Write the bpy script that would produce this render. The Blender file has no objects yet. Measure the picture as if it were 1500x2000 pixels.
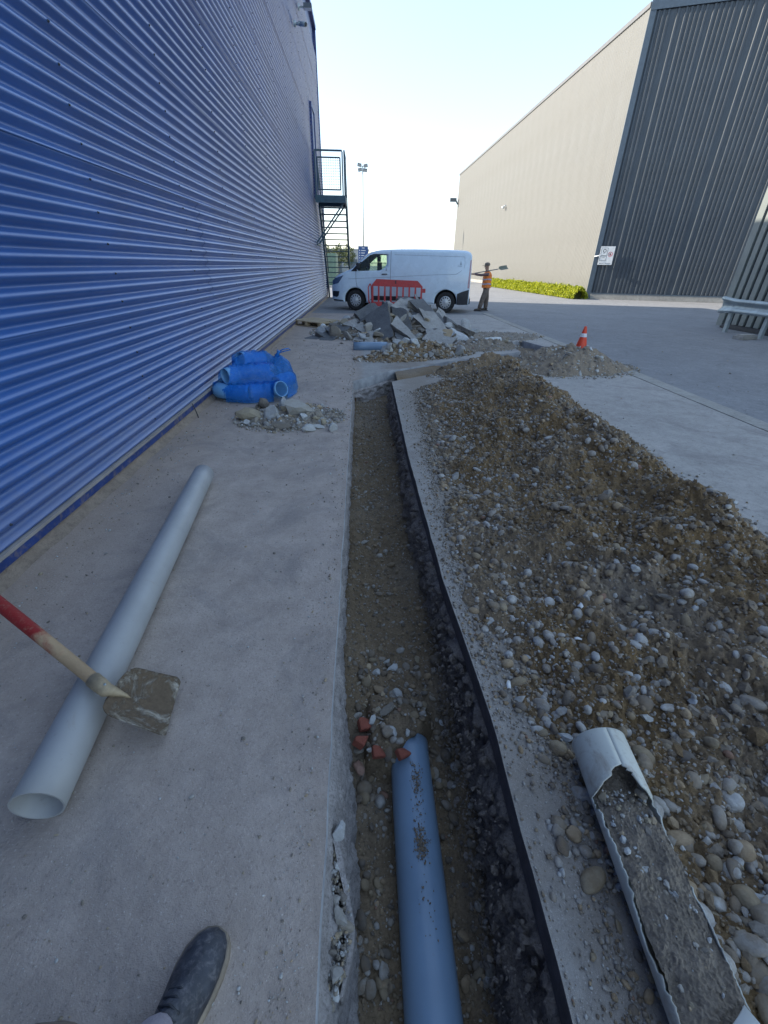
import bpy, bmesh, math, random
import numpy as np
from mathutils import Vector, Matrix
from mathutils.geometry import tessellate_polygon
R0 = math.radians
rng = np.random.default_rng(7)
random.seed(7)
SC = bpy.context.scene
COL = SC.collection

# ------------------------------------------------------------------ camera
CAM_H = 1.4
FPX = 821.8                       # focal length in pixels of a 1500 x 2000 frame
def _n(v): return v / np.linalg.norm(v)
def _ray(px, py): return np.array([px - 750.0, 1000.0 - py, -FPX])
_Y = _n(_ray(712, 517)); _Z = -_ray(728, 2400); _Z = _n(_Z - (_Z @ _Y) * _Y); _X = np.cross(_Y, _Z)
ROT = np.stack([_X, _Y, _Z])
cam_d = bpy.data.cameras.new('camera')
cam = bpy.data.objects.new('camera', cam_d); COL.objects.link(cam)
cam_d.sensor_fit = 'VERTICAL'; cam_d.sensor_height = 36.0; cam_d.lens = FPX / 2000 * 36
cam_d.clip_start = 0.02; cam_d.clip_end = 3000
cam.matrix_world = Matrix.Translation((0, 0, CAM_H)) @ Matrix(ROT.tolist()).to_4x4()
SC.camera = cam

# ------------------------------------------------------------------ world, sun, exposure
SUN_EL, SUN_AZ = 29.0, 14.0       # the light travels towards +x and a little towards -y
tosun = Vector((-math.cos(R0(SUN_EL)) * math.cos(R0(SUN_AZ)), math.cos(R0(SUN_EL)) * math.sin(R0(SUN_AZ)), math.sin(R0(SUN_EL))))
wd = bpy.data.worlds.new('World'); SC.world = wd; wd.use_nodes = True
wn = wd.node_tree; wn.nodes.clear()
sky = wn.nodes.new('ShaderNodeTexSky'); sky.sky_type = 'NISHITA'; sky.sun_disc = False
sky.sun_elevation = R0(SUN_EL); sky.sun_rotation = math.atan2(tosun.x, tosun.y)
sky.altitude = 50; sky.air_density = 1.0; sky.dust_density = 0.5; sky.ozone_density = 1.6
bg = wn.nodes.new('ShaderNodeBackground'); bg.inputs['Strength'].default_value = 0.14
wo = wn.nodes.new('ShaderNodeOutputWorld')
gm = wn.nodes.new('ShaderNodeGamma'); gm.inputs[1].default_value = 0.66      # flattens the whole sky so the open shade gets more fill light
ml = wn.nodes.new('ShaderNodeVectorMath'); ml.operation = 'SCALE'; ml.inputs[3].default_value = 1.27
wn.links.new(sky.outputs[0], gm.inputs[0]); wn.links.new(gm.outputs[0], ml.inputs[0]); wn.links.new(ml.outputs[0], bg.inputs[0]); wn.links.new(bg.outputs[0], wo.inputs[0])
sd = bpy.data.lights.new('sun', 'SUN'); sd.energy = 2.8; sd.angle = R0(0.5); sd.color = (1.0, 0.90, 0.76)
so = bpy.data.objects.new('sun', sd); COL.objects.link(so)
so.rotation_euler = tosun.to_track_quat('Z', 'Y').to_euler(); so.location = (-30, 8, 30)
vs = SC.view_settings; vs.view_transform = 'Standard'; vs.look = 'None'; vs.gamma = 1.0
vs.use_curve_mapping = False; vs.exposure = 1.75
SC.render.film_transparent = False

# ------------------------------------------------------------------ measuring helpers (pixel of the photo -> point of the place)
def P(px, py, z=0.0):
    d = ROT @ _ray(px, py); t = (z - CAM_H) / d[2]
    return Vector((d[0] * t, d[1] * t, z))
def PY(px, py, Y):
    d = ROT @ _ray(px, py); t = Y / d[1]
    return Vector((d[0] * t, Y, d[2] * t + CAM_H))
def PX(px, py, X):
    d = ROT @ _ray(px, py); t = X / d[0]
    return Vector((X, d[1] * t, d[2] * t + CAM_H))
def px_per_m(p):                   # screen size of one metre there (render pixels of the 1500 px photo)
    q = ROT.T @ np.array([p[0], p[1], p[2] - CAM_H]); return FPX / max(0.05, -q[2])

# ------------------------------------------------------------------ object helpers
def tag(o, label=None, cat=None, group=None, kind=None):
    if label: o['label'] = label
    if cat: o['category'] = cat
    if group: o['group'] = group
    if kind: o['kind'] = kind
    return o
def mesh(name, verts, faces, smooth=False):
    me = bpy.data.meshes.new(name)
    me.from_pydata([tuple(v) for v in verts], [], [tuple(int(i) for i in f) for f in faces])
    me.update()
    if smooth: me.polygons.foreach_set('use_smooth', [True] * len(me.polygons))
    return me
def link(name, me, mat=None, parent=None, loc=None, rot=None):
    o = bpy.data.objects.new(name, me); COL.objects.link(o)
    if mat is not None and me is not None and len(me.materials) == 0: me.materials.append(mat)
    if parent is not None: o.parent = parent
    if loc is not None: o.location = loc
    if rot is not None: o.rotation_euler = rot
    return o
def empty(name, loc=(0, 0, 0), rz=0.0):
    o = bpy.data.objects.new(name, None); COL.objects.link(o); o.location = loc
    o.rotation_euler = (0, 0, rz); o.empty_display_size = 0.2
    return o
class MB:                          # collects simple solids into ONE mesh
    def __init__(s): s.v = []; s.f = []; s.sm = []
    def add(s, vs_, fs_, smooth=False):
        b = len(s.v); s.v += [tuple(v) for v in vs_]
        s.f += [tuple(i + b for i in f) for f in fs_]; s.sm += [smooth] * len(fs_)
    def box(s, a, b, M=None):
        x0, y0, z0 = a; x1, y1, z1 = b
        vv = [Vector(v) for v in ((x0, y0, z0), (x1, y0, z0), (x1, y1, z0), (x0, y1, z0), (x0, y0, z1), (x1, y0, z1), (x1, y1, z1), (x0, y1, z1))]
        if M is not None: vv = [M @ v for v in vv]
        s.add(vv, [(0, 3, 2, 1), (4, 5, 6, 7), (0, 1, 5, 4), (1, 2, 6, 5), (2, 3, 7, 6), (3, 0, 4, 7)])
    def bar(s, a, b, w, h=None, up=(0, 0, 1)):
        a = Vector(a); b = Vector(b); h = h or w; d = (b - a).normalized(); up = Vector(up)
        if abs(d.dot(up)) > 0.98: up = Vector((0, 1, 0))
        sx = d.cross(up).normalized() * w / 2; sy = sx.cross(d).normalized() * h / 2
        vv = [a - sx - sy, a + sx - sy, a + sx + sy, a - sx + sy, b - sx - sy, b + sx - sy, b + sx + sy, b - sx + sy]
        s.add(vv, [(0, 3, 2, 1), (4, 5, 6, 7), (0, 1, 5, 4), (1, 2, 6, 5), (2, 3, 7, 6), (3, 0, 4, 7)])
    def tube(s, pts, r, n=12, cap=True):
        pts = [Vector(p) for p in pts]; rs = r if isinstance(r, (list, tuple)) else [r] * len(pts)
        vv = []; ff = []; prev = None
        for i, p in enumerate(pts):
            d = (pts[min(i + 1, len(pts) - 1)] - pts[max(i - 1, 0)]).normalized()
            if prev is None:
                u = d.orthogonal().normalized()
            else:
                u = (prev - d * prev.dot(d)).normalized()
            prev = u; w = d.cross(u)
            for k in range(n):
                t = 2 * math.pi * k / n; vv.append(p + (u * math.cos(t) + w * math.sin(t)) * rs[i])
        for i in range(len(pts) - 1):
            for k in range(n):
                ff.append((i * n + k, i * n + (k + 1) % n, (i + 1) * n + (k + 1) % n, (i + 1) * n + k))
        s.add(vv, ff, True)
        if cap:
            b = len(s.v) - len(vv)
            s.f.append(tuple(b + k for k in range(n))[::-1]); s.sm.append(False)
            b2 = b + (len(pts) - 1) * n
            s.f.append(tuple(b2 + k for k in range(n))); s.sm.append(False)
    def pipe(s, pts, r, t=0.005, n=28, a0=0, a1=2 * math.pi, end=None):   # open hollow pipe with wall thickness
        pts = [Vector(p) for p in pts]; closed = abs(a1 - a0 - 2 * math.pi) < 1e-6
        nn = n if closed else n + 1; L = len(pts); prev = None; vo = []; vi = []
        for i, p in enumerate(pts):
            d = (pts[min(i + 1, L - 1)] - pts[max(i - 1, 0)]).normalized()
            if prev is None:
                u = Vector((0, 0, 1)) - d * d.z
                u = u.normalized() if u.length > 1e-3 else d.orthogonal().normalized()
            else: u = (prev - d * prev.dot(d)).normalized()
            prev = u; w = d.cross(u); rr = r[i] if isinstance(r, (list, tuple)) else r
            for k in range(nn):
                th = a0 + (a1 - a0) * k / n; e = u * math.cos(th) + w * math.sin(th)
                vo.append(p + e * rr); vi.append(p + e * (rr - t))
        ff = []; N = len(vo); m = n
        for i in range(L - 1):
            for k in range(m):
                k2 = (k + 1) % nn
                ff.append((i * nn + k, i * nn + k2, (i + 1) * nn + k2, (i + 1) * nn + k))
                ff.append((N + i * nn + k2, N + i * nn + k, N + (i + 1) * nn + k, N + (i + 1) * nn + k2))
        s.add(vo + vi, ff, True); b = len(s.v) - 2 * N
        for i, fl in ((0, 1), (L - 1, 0)):
            for k in range(m):
                k2 = (k + 1) % nn; q = (b + i * nn + k, b + i * nn + k2, b + N + i * nn + k2, b + N + i * nn + k)
                s.f.append(q[::-1] if fl else q); s.sm.append(False)
    def lathe(s, prof, axis_o=(0, 0, 0), axis='Z', n=24, caps=True):
        vv = []; ff = []; o = Vector(axis_o)
        for (r, h) in prof:
            for k in range(n):
                t = 2 * math.pi * k / n; c, d = r * math.cos(t), r * math.sin(t)
                vv.append(o + (Vector((c, d, h)) if axis == 'Z' else Vector((c, h, d)) if axis == 'Y' else Vector((h, c, d))))
        for i in range(len(prof) - 1):
            for k in range(n):
                q = (i * n + k, i * n + (k + 1) % n, (i + 1) * n + (k + 1) % n, (i + 1) * n + k)
                ff.append(q)
        s.add(vv, ff, True)
    def prism(s, poly, a, b):      # poly in two axes of M; here verts given as functions: list of Vector, extruded by vector b
        n = len(poly); vv = [Vector(p) + Vector(a) for p in poly] + [Vector(p) + Vector(b) for p in poly]
        ff = [tuple(range(n))[::-1], tuple(range(n, 2 * n))] + [(i, (i + 1) % n, n + (i + 1) % n, n + i) for i in range(n)]
        s.add(vv, ff)
    def build(s, name, mat, parent=None, loc=None, rot=None):
        me = bpy.data.meshes.new(name); me.from_pydata(s.v, [], s.f); me.update()
        me.polygons.foreach_set('use_smooth', s.sm)
        return link(name, me, mat, parent, loc, rot)
def npmesh(name, V, F, smooth=True, rnd=None):     # big meshes from numpy arrays (triangles or quads)
    me = bpy.data.meshes.new(name); k = F.shape[1]
    me.vertices.add(len(V)); me.vertices.foreach_set('co', np.ascontiguousarray(V, dtype=np.float32).ravel())
    me.loops.add(F.size); me.loops.foreach_set('vertex_index', np.ascontiguousarray(F, dtype=np.int32).ravel())
    me.polygons.add(len(F)); me.polygons.foreach_set('loop_start', np.arange(0, F.size, k, dtype=np.int32))
    me.polygons.foreach_set('loop_total', np.full(len(F), k, dtype=np.int32))
    me.polygons.foreach_set('use_smooth', np.full(len(F), smooth, dtype=bool))
    if rnd is not None:
        a = me.attributes.new('rnd', 'FLOAT', 'POINT'); a.data.foreach_set('value', rnd.astype(np.float32))
    me.update(calc_edges=True); me.validate()
    return me
def gridmesh(name, X, Y, Z, smooth=True, rnd=None, cull=None):
    h, w = X.shape; V = np.stack([X, Y, Z], -1).reshape(-1, 3)
    i = np.arange(h * w).reshape(h, w)
    F = np.stack([i[:-1, :-1], i[:-1, 1:], i[1:, 1:], i[1:, :-1]], -1).reshape(-1, 4)
    if cull is not None: F = F[V[F][:, :, 2].max(1) > cull]
    return npmesh(name, V, F, smooth, rnd)

# ------------------------------------------------------------------ noise (numpy gradient noise)
_perm = np.random.default_rng(3).permutation(4096)
_ga = np.random.default_rng(4).uniform(0, 2 * np.pi, 4096); _gx, _gy = np.cos(_ga), np.sin(_ga)
def noise2(x, y, seed=0):
    x = np.asarray(x, float) + seed * 17.31; y = np.asarray(y, float) + seed * 9.77
    xi = np.floor(x).astype(int); yi = np.floor(y).astype(int); xf = x - xi; yf = y - yi
    def g(ix, iy, dx, dy):
        h = _perm[(_perm[ix & 4095] + iy) & 4095]; return _gx[h] * dx + _gy[h] * dy
    u = xf * xf * xf * (xf * (xf * 6 - 15) + 10); v = yf * yf * yf * (yf * (yf * 6 - 15) + 10)
    a = g(xi, yi, xf, yf); b = g(xi + 1, yi, xf - 1, yf); c = g(xi, yi + 1, xf, yf - 1); d = g(xi + 1, yi + 1, xf - 1, yf - 1)
    return 1.5 * ((a + (b - a) * u) * (1 - v) + (c + (d - c) * u) * v)
def fbm(x, y, oct=4, seed=0, gain=0.5):
    s = 0; a = 1.0; f = 1.0
    for o in range(oct):
        s = s + a * noise2(x * f, y * f, seed + o * 3); a *= gain; f *= 2.03
    return s
def sm(a, b, x):
    t = np.clip((np.asarray(x, float) - a) / (b - a), 0, 1); return t * t * (3 - 2 * t)

# ------------------------------------------------------------------ materials
class NT:
    def __init__(s, name):
        s.m = bpy.data.materials.new(name); s.m.use_nodes = True; s.t = s.m.node_tree; s.t.nodes.clear()
        s.out = s.t.nodes.new('ShaderNodeOutputMaterial'); s.b = s.t.nodes.new('ShaderNodeBsdfPrincipled')
        s.t.links.new(s.b.outputs[0], s.out.inputs[0]); s._c = None
    def n(s, ty, **kw):
        q = s.t.nodes.new(ty)
        for k, v in kw.items():
            if k in q.inputs.keys(): 
                if hasattr(v, 'links') or hasattr(v, 'is_output'): s.t.links.new(v, q.inputs[k])
                else: q.inputs[k].default_value = v
            else: setattr(q, k, v)
        return q
    def co(s, kind='Object'):
        if s._c is None: s._c = s.t.nodes.new('ShaderNodeTexCoord')
        return s._c.outputs[kind]
    def pos(s): return s.t.nodes.new('ShaderNodeNewGeometry').outputs['Position']
    def noise(s, scale, detail=4, rough=0.55, vec=None, dist=0.0):
        q = s.n('ShaderNodeTexNoise', Scale=scale, Detail=detail, Roughness=rough, Distortion=dist)
        s.t.links.new(vec if vec is not None else s.co(), q.inputs['Vector']); return q.outputs[0]
    def ramp(s, fac, stops, interp='LINEAR'):
        q = s.t.nodes.new('ShaderNodeValToRGB'); e = q.color_ramp.elements; q.color_ramp.interpolation = interp
        while len(e) < len(stops): e.new(0.5)
        for i, (p, c) in enumerate(stops):
            e[i].position = p; e[i].color = (c, c, c, 1) if isinstance(c, (int, float)) else (*c, 1)
        s.t.links.new(fac, q.inputs[0]); return q.outputs[0]
    def mix(s, fac, a, b, mode='MIX'):
        q = s.t.nodes.new('ShaderNodeMix'); q.data_type = 'RGBA'; q.blend_type = mode
        for i, v in ((0, fac), (6, a), (7, b)):
            if isinstance(v, (int, float)): q.inputs[i].default_value = v if i == 0 else (v, v, v, 1)
            elif isinstance(v, tuple): q.inputs[i].default_value = (*v, 1)
            else: s.t.links.new(v, q.inputs[i])
        return q.outputs[2]
    def math(s, op, a, b=0.0):
        q = s.t.nodes.new('ShaderNodeMath'); q.operation = op
        for i, v in ((0, a), (1, b)):
            if isinstance(v, (int, float)): q.inputs[i].default_value = v
            else: s.t.links.new(v, q.inputs[i])
        return q.outputs[0]
    def xyz(s, vec):
        q = s.t.nodes.new('ShaderNodeSeparateXYZ'); s.t.links.new(vec, q.inputs[0]); return q.outputs
    def bump(s, h, dist=0.01, strength=1.0):
        q = s.t.nodes.new('ShaderNodeBump'); q.inputs['Distance'].default_value = dist; q.inputs['Strength'].default_value = strength
        s.t.links.new(h, q.inputs['Height']); s.t.links.new(q.outputs[0], s.b.inputs['Normal'])
    def set(s, name, v):
        i = s.b.inputs[name]
        if isinstance(v, tuple): i.default_value = (*v, 1)
        elif isinstance(v, (int, float)): i.default_value = v
        else: s.t.links.new(v, i)
def plain(name, col, rough=0.5, metal=0.0, var=0.12, vscale=8.0, dirt=None, coat=0.0, spec=None, bump=0.0, bscale=60):
    m = NT(name)
    nz = m.noise(vscale, 5, 0.6)
    lo = tuple(c * (1 - var) for c in col); hi = tuple(min(1, c * (1 + var)) for c in col)
    c = m.ramp(nz, [(0.3, lo), (0.7, hi)])
    if dirt:
        d = m.ramp(m.noise(vscale * 2.3, 6, 0.7, dist=0.5), [(0.5, 0.0), (0.72, dirt[1])]); c = m.mix(d, c, dirt[0])
    m.set('Base Color', c); m.set('Metallic', metal); m.set('Coat Weight', coat)
    r = m.ramp(m.noise(vscale * 1.7, 4), [(0.3, max(0, rough - 0.08)), (0.7, min(1, rough + 0.08))]); m.set('Roughness', r)
    if spec is not None: m.set('Specular IOR Level', spec)
    if bump: m.bump(m.noise(bscale, 4), bump)
    return m.m
M = {}
def ground_mat(name, lo, hi, speck, tint=None, bumpd=0.002, crack=True, dust=None):
    m = NT(name); p = m.pos()
    big = m.noise(0.8, 5, 0.62, p, 0.4); mid = m.noise(5.5, 6, 0.7, p); fine = m.noise(90, 4, 0.7, p); vf = m.noise(320, 2, 0.6, p)
    c = m.ramp(big, [(0.33, lo), (0.66, hi)])
    c = m.mix(0.5, c, m.ramp(mid, [(0.3, tuple(v * 0.72 for v in lo)), (0.7, tuple(v * 1.15 for v in hi))]))
    c = m.mix(m.ramp(fine, [(0.30, 0.5), (0.46, 0.0)]), c, tuple(v * 0.6 for v in lo))
    c = m.mix(m.ramp(m.noise(22, 6, 0.75, p), [(0.33, 0.35), (0.5, 0.0)]), c, tuple(v * 0.55 for v in lo))
    c = m.mix(m.ramp(vf, [(0.64, 0.0), (0.78, 0.6)]), c, speck)
    if dust:
        c0 = c; x = m.xyz(p)
        w = m.math('ADD', x[0], m.math('MULTIPLY', m.noise(3.0, 5, 0.7, p), dust[3]))
        w = m.math('DIVIDE', m.math('SUBTRACT', w, dust[1]), dust[2] - dust[1])
        film = m.math('MULTIPLY', m.math('ADD', x[0], m.math('ADD', m.math('MULTIPLY', m.noise(1.1, 5, 0.7, p), 0.35), -0.17)), -1.0)
        c = m.mix(m.ramp(film, [(0.0, 0.0), (0.16, 0.85)]), c, m.ramp(mid, [(0.3, (0.35, 0.285, 0.24)), (0.7, (0.50, 0.42, 0.365))]))
        c = m.mix(m.ramp(w, [(0.0, dust[4]), (1.0, 0.0)]), c, dust[0])
        st = m.ramp(m.noise(1.7, 6, 0.72, p, 0.8), [(0.50, 0.0), (0.66, 0.5)]); c = m.mix(st, c, (0.20, 0.185, 0.18))
        e1 = m.math('ADD', m.math('ABSOLUTE', m.math('SUBTRACT', x[0], 0.72)), m.math('MULTIPLY', m.noise(5, 6, 0.75, p), 0.7))
        c = m.mix(m.ramp(e1, [(0.46, 0.62), (0.86, 0.0)]), c, (0.22, 0.175, 0.13))
        e2 = m.math('ADD', m.math('ABSOLUTE', m.math('ADD', x[0], 0.10)), m.math('MULTIPLY', m.noise(7, 6, 0.75, p), 0.30))
        c = m.mix(m.ramp(e2, [(0.10, 0.5), (0.24, 0.0)]), c, (0.30, 0.24, 0.19))
        c = m.mix(m.ramp(m.noise(70, 5, 0.8, p), [(0.30, 0.75), (0.44, 0.0)]), c, (0.15, 0.125, 0.11)); c = m.mix(m.ramp(m.noise(130, 3, 0.7, p), [(0.60, 0.0), (0.70, 0.55)]), c, (0.66, 0.62, 0.58))
    if crack:
        v = m.t.nodes.new('ShaderNodeTexVoronoi'); v.feature = 'DISTANCE_TO_EDGE'; v.inputs['Scale'].default_value = 0.33
        wv = m.t.nodes.new('ShaderNodeVectorMath'); wv.operation = 'ADD'
        nn = m.t.nodes.new('ShaderNodeTexNoise'); nn.inputs['Scale'].default_value = 2.2; nn.inputs['Detail'].default_value = 6
        m.t.links.new(p, nn.inputs['Vector']); m.t.links.new(p, wv.inputs[0]); m.t.links.new(nn.outputs[1], wv.inputs[1])
        m.t.links.new(wv.outputs[0], v.inputs['Vector'])
        c = m.mix(m.ramp(v.outputs[0], [(0.0, 0.4), (0.004, 0.0)]), c, tuple(x * 0.35 for x in lo))
    m.set('Base Color', c); m.set('Roughness', m.ramp(mid, [(0.3, 0.72), (0.7, 0.95)]))
    h = m.math('ADD', m.math('MULTIPLY', fine, 0.6), m.math('MULTIPLY', vf, 0.35)); m.bump(m.math('ADD', h, m.math('MULTIPLY', mid, 2.0)), bumpd)
    return m.m
M['pave'] = ground_mat('weathered concrete', (0.34, 0.325, 0.305), (0.45, 0.43, 0.405), (0.75, 0.74, 0.7), bumpd=0.006, crack=False,
                       dust=((0.33, 0.25, 0.19), -1.68, -1.0, 0.35, 0.75))
M['road'] = ground_mat('old asphalt', (0.19, 0.195, 0.205), (0.28, 0.285, 0.295), (0.42, 0.42, 0.4), bumpd=0.005)
M['kerb'] = ground_mat('kerb concrete', (0.28, 0.27, 0.25), (0.38, 0.37, 0.34), (0.6, 0.6, 0.55), crack=False)
M['plinth'] = ground_mat('dirty plinth', (0.24, 0.185, 0.14), (0.36, 0.29, 0.225), (0.5, 0.42, 0.33), crack=False, bumpd=0.012)

STONES = [(0.0, (0.115, 0.10, 0.085)), (0.18, (0.17, 0.145, 0.115)), (0.34, (0.215, 0.20, 0.18)), (0.5, (0.27, 0.265, 0.255)),
          (0.62, (0.20, 0.165, 0.115)), (0.74, (0.29, 0.285, 0.27)), (0.84, (0.25, 0.19, 0.125)), (0.945, (0.33, 0.33, 0.32)), (0.985, (0.20, 0.12, 0.09))]
def stone_mat(name, src, darken=1.0, soil=(0.22, 0.155, 0.09), dust=0.6, shift=None):
    m = NT(name)
    if src == 'obj': r = m.n('ShaderNodeObjectInfo').outputs['Random']
    else: r = m.n('ShaderNodeAttribute', attribute_name='rnd').outputs['Fac']
    st = [(p, tuple(v * darken * 1.45 for v in c)) for p, c in STONES]
    if shift: st = [(p, tuple(v * s for v, s in zip(c, shift))) for p, c in st]
    c = m.ramp(r, st, 'CONSTANT'); p = m.pos()
    c = m.mix(0.75, c, m.ramp(m.noise(55, 6, 0.7, p), [(0.3, 0.45), (0.7, 0.62)]), 'OVERLAY')
    c = m.mix(m.ramp(m.noise(16, 6, 0.72, p), [(0.42, 0.0), (0.62, dust)]), c, tuple(v * darken for v in soil))
    m.set('Base Color', c); m.set('Roughness', 0.85); m.set('Specular IOR Level', 0.3)
    m.bump(m.noise(140, 5, 0.7, p), 0.003)
    return m.m
M['stone'] = stone_mat('river stone', 'obj')
M['stones'] = stone_mat('river gravel', 'attr')
M['stone_grey'] = stone_mat('broken concrete lump', 'obj', 1.05, (0.22, 0.19, 0.15), 0.35, (1.0, 1.05, 1.1))
M['stones_grey'] = stone_mat('broken concrete bits', 'attr', 1.05, (0.22, 0.19, 0.15), 0.35, (1.0, 1.05, 1.1))
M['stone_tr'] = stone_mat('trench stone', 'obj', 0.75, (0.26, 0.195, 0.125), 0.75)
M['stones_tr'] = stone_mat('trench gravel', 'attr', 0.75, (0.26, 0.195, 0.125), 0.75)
def soil_mat(name, cols, grey=None, bumpd=0.008):
    m = NT(name); p = m.pos()
    a = m.noise(1.3, 5, 0.65, p, 0.6); b = m.noise(14, 7, 0.75, p); c_ = m.noise(120, 5, 0.75, p)
    c = m.ramp(a, [(0.3, cols[0]), (0.5, cols[1]), (0.68, cols[2])])
    c = m.mix(0.65, c, m.ramp(b, [(0.3, tuple(v * 0.5 for v in cols[1])), (0.7, tuple(v * 1.35 for v in cols[1]))]))
    c = m.mix(m.ramp(c_, [(0.35, 0.65), (0.5, 0.0)]), c, tuple(v * 0.4 for v in cols[0]))
    c = m.mix(m.ramp(c_, [(0.6, 0.0), (0.75, 0.5)]), c, tuple(v * 1.7 for v in cols[2]))
    if grey:
        g = m.n('ShaderNodeAttribute', attribute_name='rnd').outputs['Fac']
        c = m.mix(g, c, m.ramp(b, [(0.3, tuple(v * 0.6 for v in grey)), (0.7, grey)]))
    m.set('Base Color', c); m.set('Roughness', 0.97); m.set('Specular IOR Level', 0.2)
    m.bump(m.math('ADD', m.math('MULTIPLY', b, 1.0), m.math('MULTIPLY', c_, 0.5)), bumpd)
    return m.m
M['soil'] = soil_mat('dug soil', [(0.115, 0.074, 0.036), (0.225, 0.15, 0.077), (0.39, 0.28, 0.16)], (0.36, 0.33, 0.29))
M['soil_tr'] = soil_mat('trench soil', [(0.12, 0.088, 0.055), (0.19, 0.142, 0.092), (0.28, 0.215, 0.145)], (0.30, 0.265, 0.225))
M['wall_l'] = soil_mat('rough concrete cut', [(0.30, 0.275, 0.26), (0.38, 0.355, 0.345), (0.46, 0.43, 0.42)], None, 0.012)
M['wall_r'] = soil_mat('aggregate cut shade tone', [(0.14, 0.115, 0.10), (0.23, 0.20, 0.18), (0.36, 0.33, 0.31)], None, 0.015)  # right side of the same cut, its shade put into a darker colour
M['cut_shade'] = plain('sawn edge shade tone', (0.06, 0.052, 0.056), 0.8, var=0.3, vscale=20, bump=0.002, bscale=150)  # sawn face on the right, darkened in colour to stand for its shade
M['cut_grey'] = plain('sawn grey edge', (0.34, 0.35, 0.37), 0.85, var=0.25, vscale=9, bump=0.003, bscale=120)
M['slab'] = ground_mat('broken slab concrete', (0.27, 0.265, 0.255), (0.43, 0.42, 0.395), (0.6, 0.6, 0.58), crack=False, bumpd=0.01)
M['slab_dark'] = ground_mat('broken slab asphalt', (0.10, 0.105, 0.11), (0.19, 0.195, 0.2), (0.35, 0.35, 0.35), crack=False, bumpd=0.012)
M['slab_side'] = ground_mat('broken slab edge', (0.13, 0.12, 0.11), (0.22, 0.205, 0.185), (0.4, 0.38, 0.35), crack=False, bumpd=0.02)
M['brick'] = plain('red brick', (0.36, 0.105, 0.07), 0.9, var=0.35, vscale=25, dirt=((0.14, 0.11, 0.08), 0.6), bump=0.004)
def pvc(name, col, rough=0.38, dirt=None):
    m = NT(name); p = m.co()
    c = m.ramp(m.noise(3.0, 4, 0.6), [(0.3, tuple(v * 0.88 for v in col)), (0.7, tuple(min(1, v * 1.1) for v in col))])
    sp = m.ramp(m.noise(45, 5, 0.7), [(0.62, 0.0), (0.75, 0.4)]); c = m.mix(sp, c, (0.2, 0.18, 0.15))
    if dirt: c = m.mix(m.ramp(m.noise(7, 7, 0.75, None, 0.8), [(dirt[1], 0.0), (dirt[1] + 0.14, 0.75)]), c, dirt[0])
    m.set('Base Color', c); m.set('Roughness', m.ramp(m.noise(18, 5), [(0.3, rough - 0.06), (0.7, rough + 0.14)])); return m.m
M['pvc'] = pvc('grey pipe plastic', (0.34, 0.35, 0.355), 0.42, ((0.3, 0.27, 0.23), 0.6))
M['pvc_blue'] = pvc('blue grey pipe plastic', (0.18, 0.27, 0.385), 0.34, ((0.2, 0.18, 0.15), 0.68))
M['pvc_old'] = pvc('old grey pipe plastic', (0.52, 0.535, 0.49), 0.55, ((0.3, 0.25, 0.2), 0.5))
M['pvc_white'] = pvc('pale pipe plastic', (0.55, 0.58, 0.58), 0.45, ((0.3, 0.27, 0.22), 0.6))
def blue_metal():
    m = NT('blue painted steel'); p = m.pos()
    c = m.ramp(m.noise(1.2, 5, 0.6, p), [(0.3, (0.010, 0.078, 0.29)), (0.7, (0.016, 0.105, 0.37))])
    c = m.mix(m.ramp(m.noise(60, 6, 0.75, p), [(0.6, 0.0), (0.8, 0.35)]), c, (0.22, 0.25, 0.32))
    x = m.xyz(p)
    c = m.mix(m.ramp(m.math('ADD', x[2], m.math('MULTIPLY', m.noise(9, 6, 0.75, p), 0.9)), [(0.45, 0.35), (1.1, 0.0)]), c, (0.2, 0.17, 0.15))
    m.set('Base Color', c); m.set('Roughness', m.ramp(m.noise(7, 5, 0.6, p), [(0.3, 0.34), (0.7, 0.44)]))
    m.set('Specular IOR Level', 1.0); m.set('Coat Weight', 0.6); m.set('Coat Roughness', 0.33); return m.m
M['blue'] = blue_metal()
M['blue_flash'] = plain('blue flashing', (0.02, 0.05, 0.19), 0.4, var=0.25, dirt=((0.28, 0.22, 0.17), 0.75))
M['ledge'] = plain('dusty ledge', (0.28, 0.26, 0.25), 0.8, var=0.2)
M['beige'] = plain('beige steel cladding', (0.168, 0.168, 0.156), 0.55, var=0.05, vscale=0.6)
M['slate'] = plain('slate grey steel cladding', (0.052, 0.067, 0.085), 0.42, var=0.12, vscale=1.5)
M['wing'] = plain('pale grey steel cladding', (0.20, 0.225, 0.215), 0.5, var=0.1, vscale=2)
M['wing_dark'] = plain('dark recess steel', (0.03, 0.035, 0.045), 0.5)
M['roofcap'] = plain('roof flashing', (0.07, 0.10, 0.135), 0.4)
M['beigecap'] = plain('beige building flashing', (0.16, 0.16, 0.16), 0.5)
M['galv'] = plain('galvanised steel', (0.34, 0.40, 0.42), 0.45, 0.35, var=0.18, vscale=5, dirt=((0.2, 0.19, 0.17), 0.3))
M['stair'] = plain('slate blue stair paint', (0.035, 0.085, 0.115), 0.45, var=0.2)
M['lamp'] = plain('grey mast steel', (0.32, 0.35, 0.36), 0.5)
M['lampdark'] = plain('floodlight housing', (0.10, 0.12, 0.14), 0.5)
M['vanpaint'] = plain('white van paint', (0.66, 0.79, 0.90), 0.28, var=0.03, vscale=2, coat=0.6, dirt=((0.35, 0.36, 0.36), 0.12))
M['blackplastic'] = plain('black plastic trim', (0.022, 0.026, 0.034), 0.55, dirt=((0.12, 0.12, 0.12), 0.2))
M['rubber'] = plain('tyre rubber', (0.02, 0.02, 0.022), 0.85, dirt=((0.12, 0.115, 0.11), 0.3))
M['wheel'] = plain('silver wheel trim', (0.5, 0.52, 0.54), 0.35, 0.3)
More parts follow.
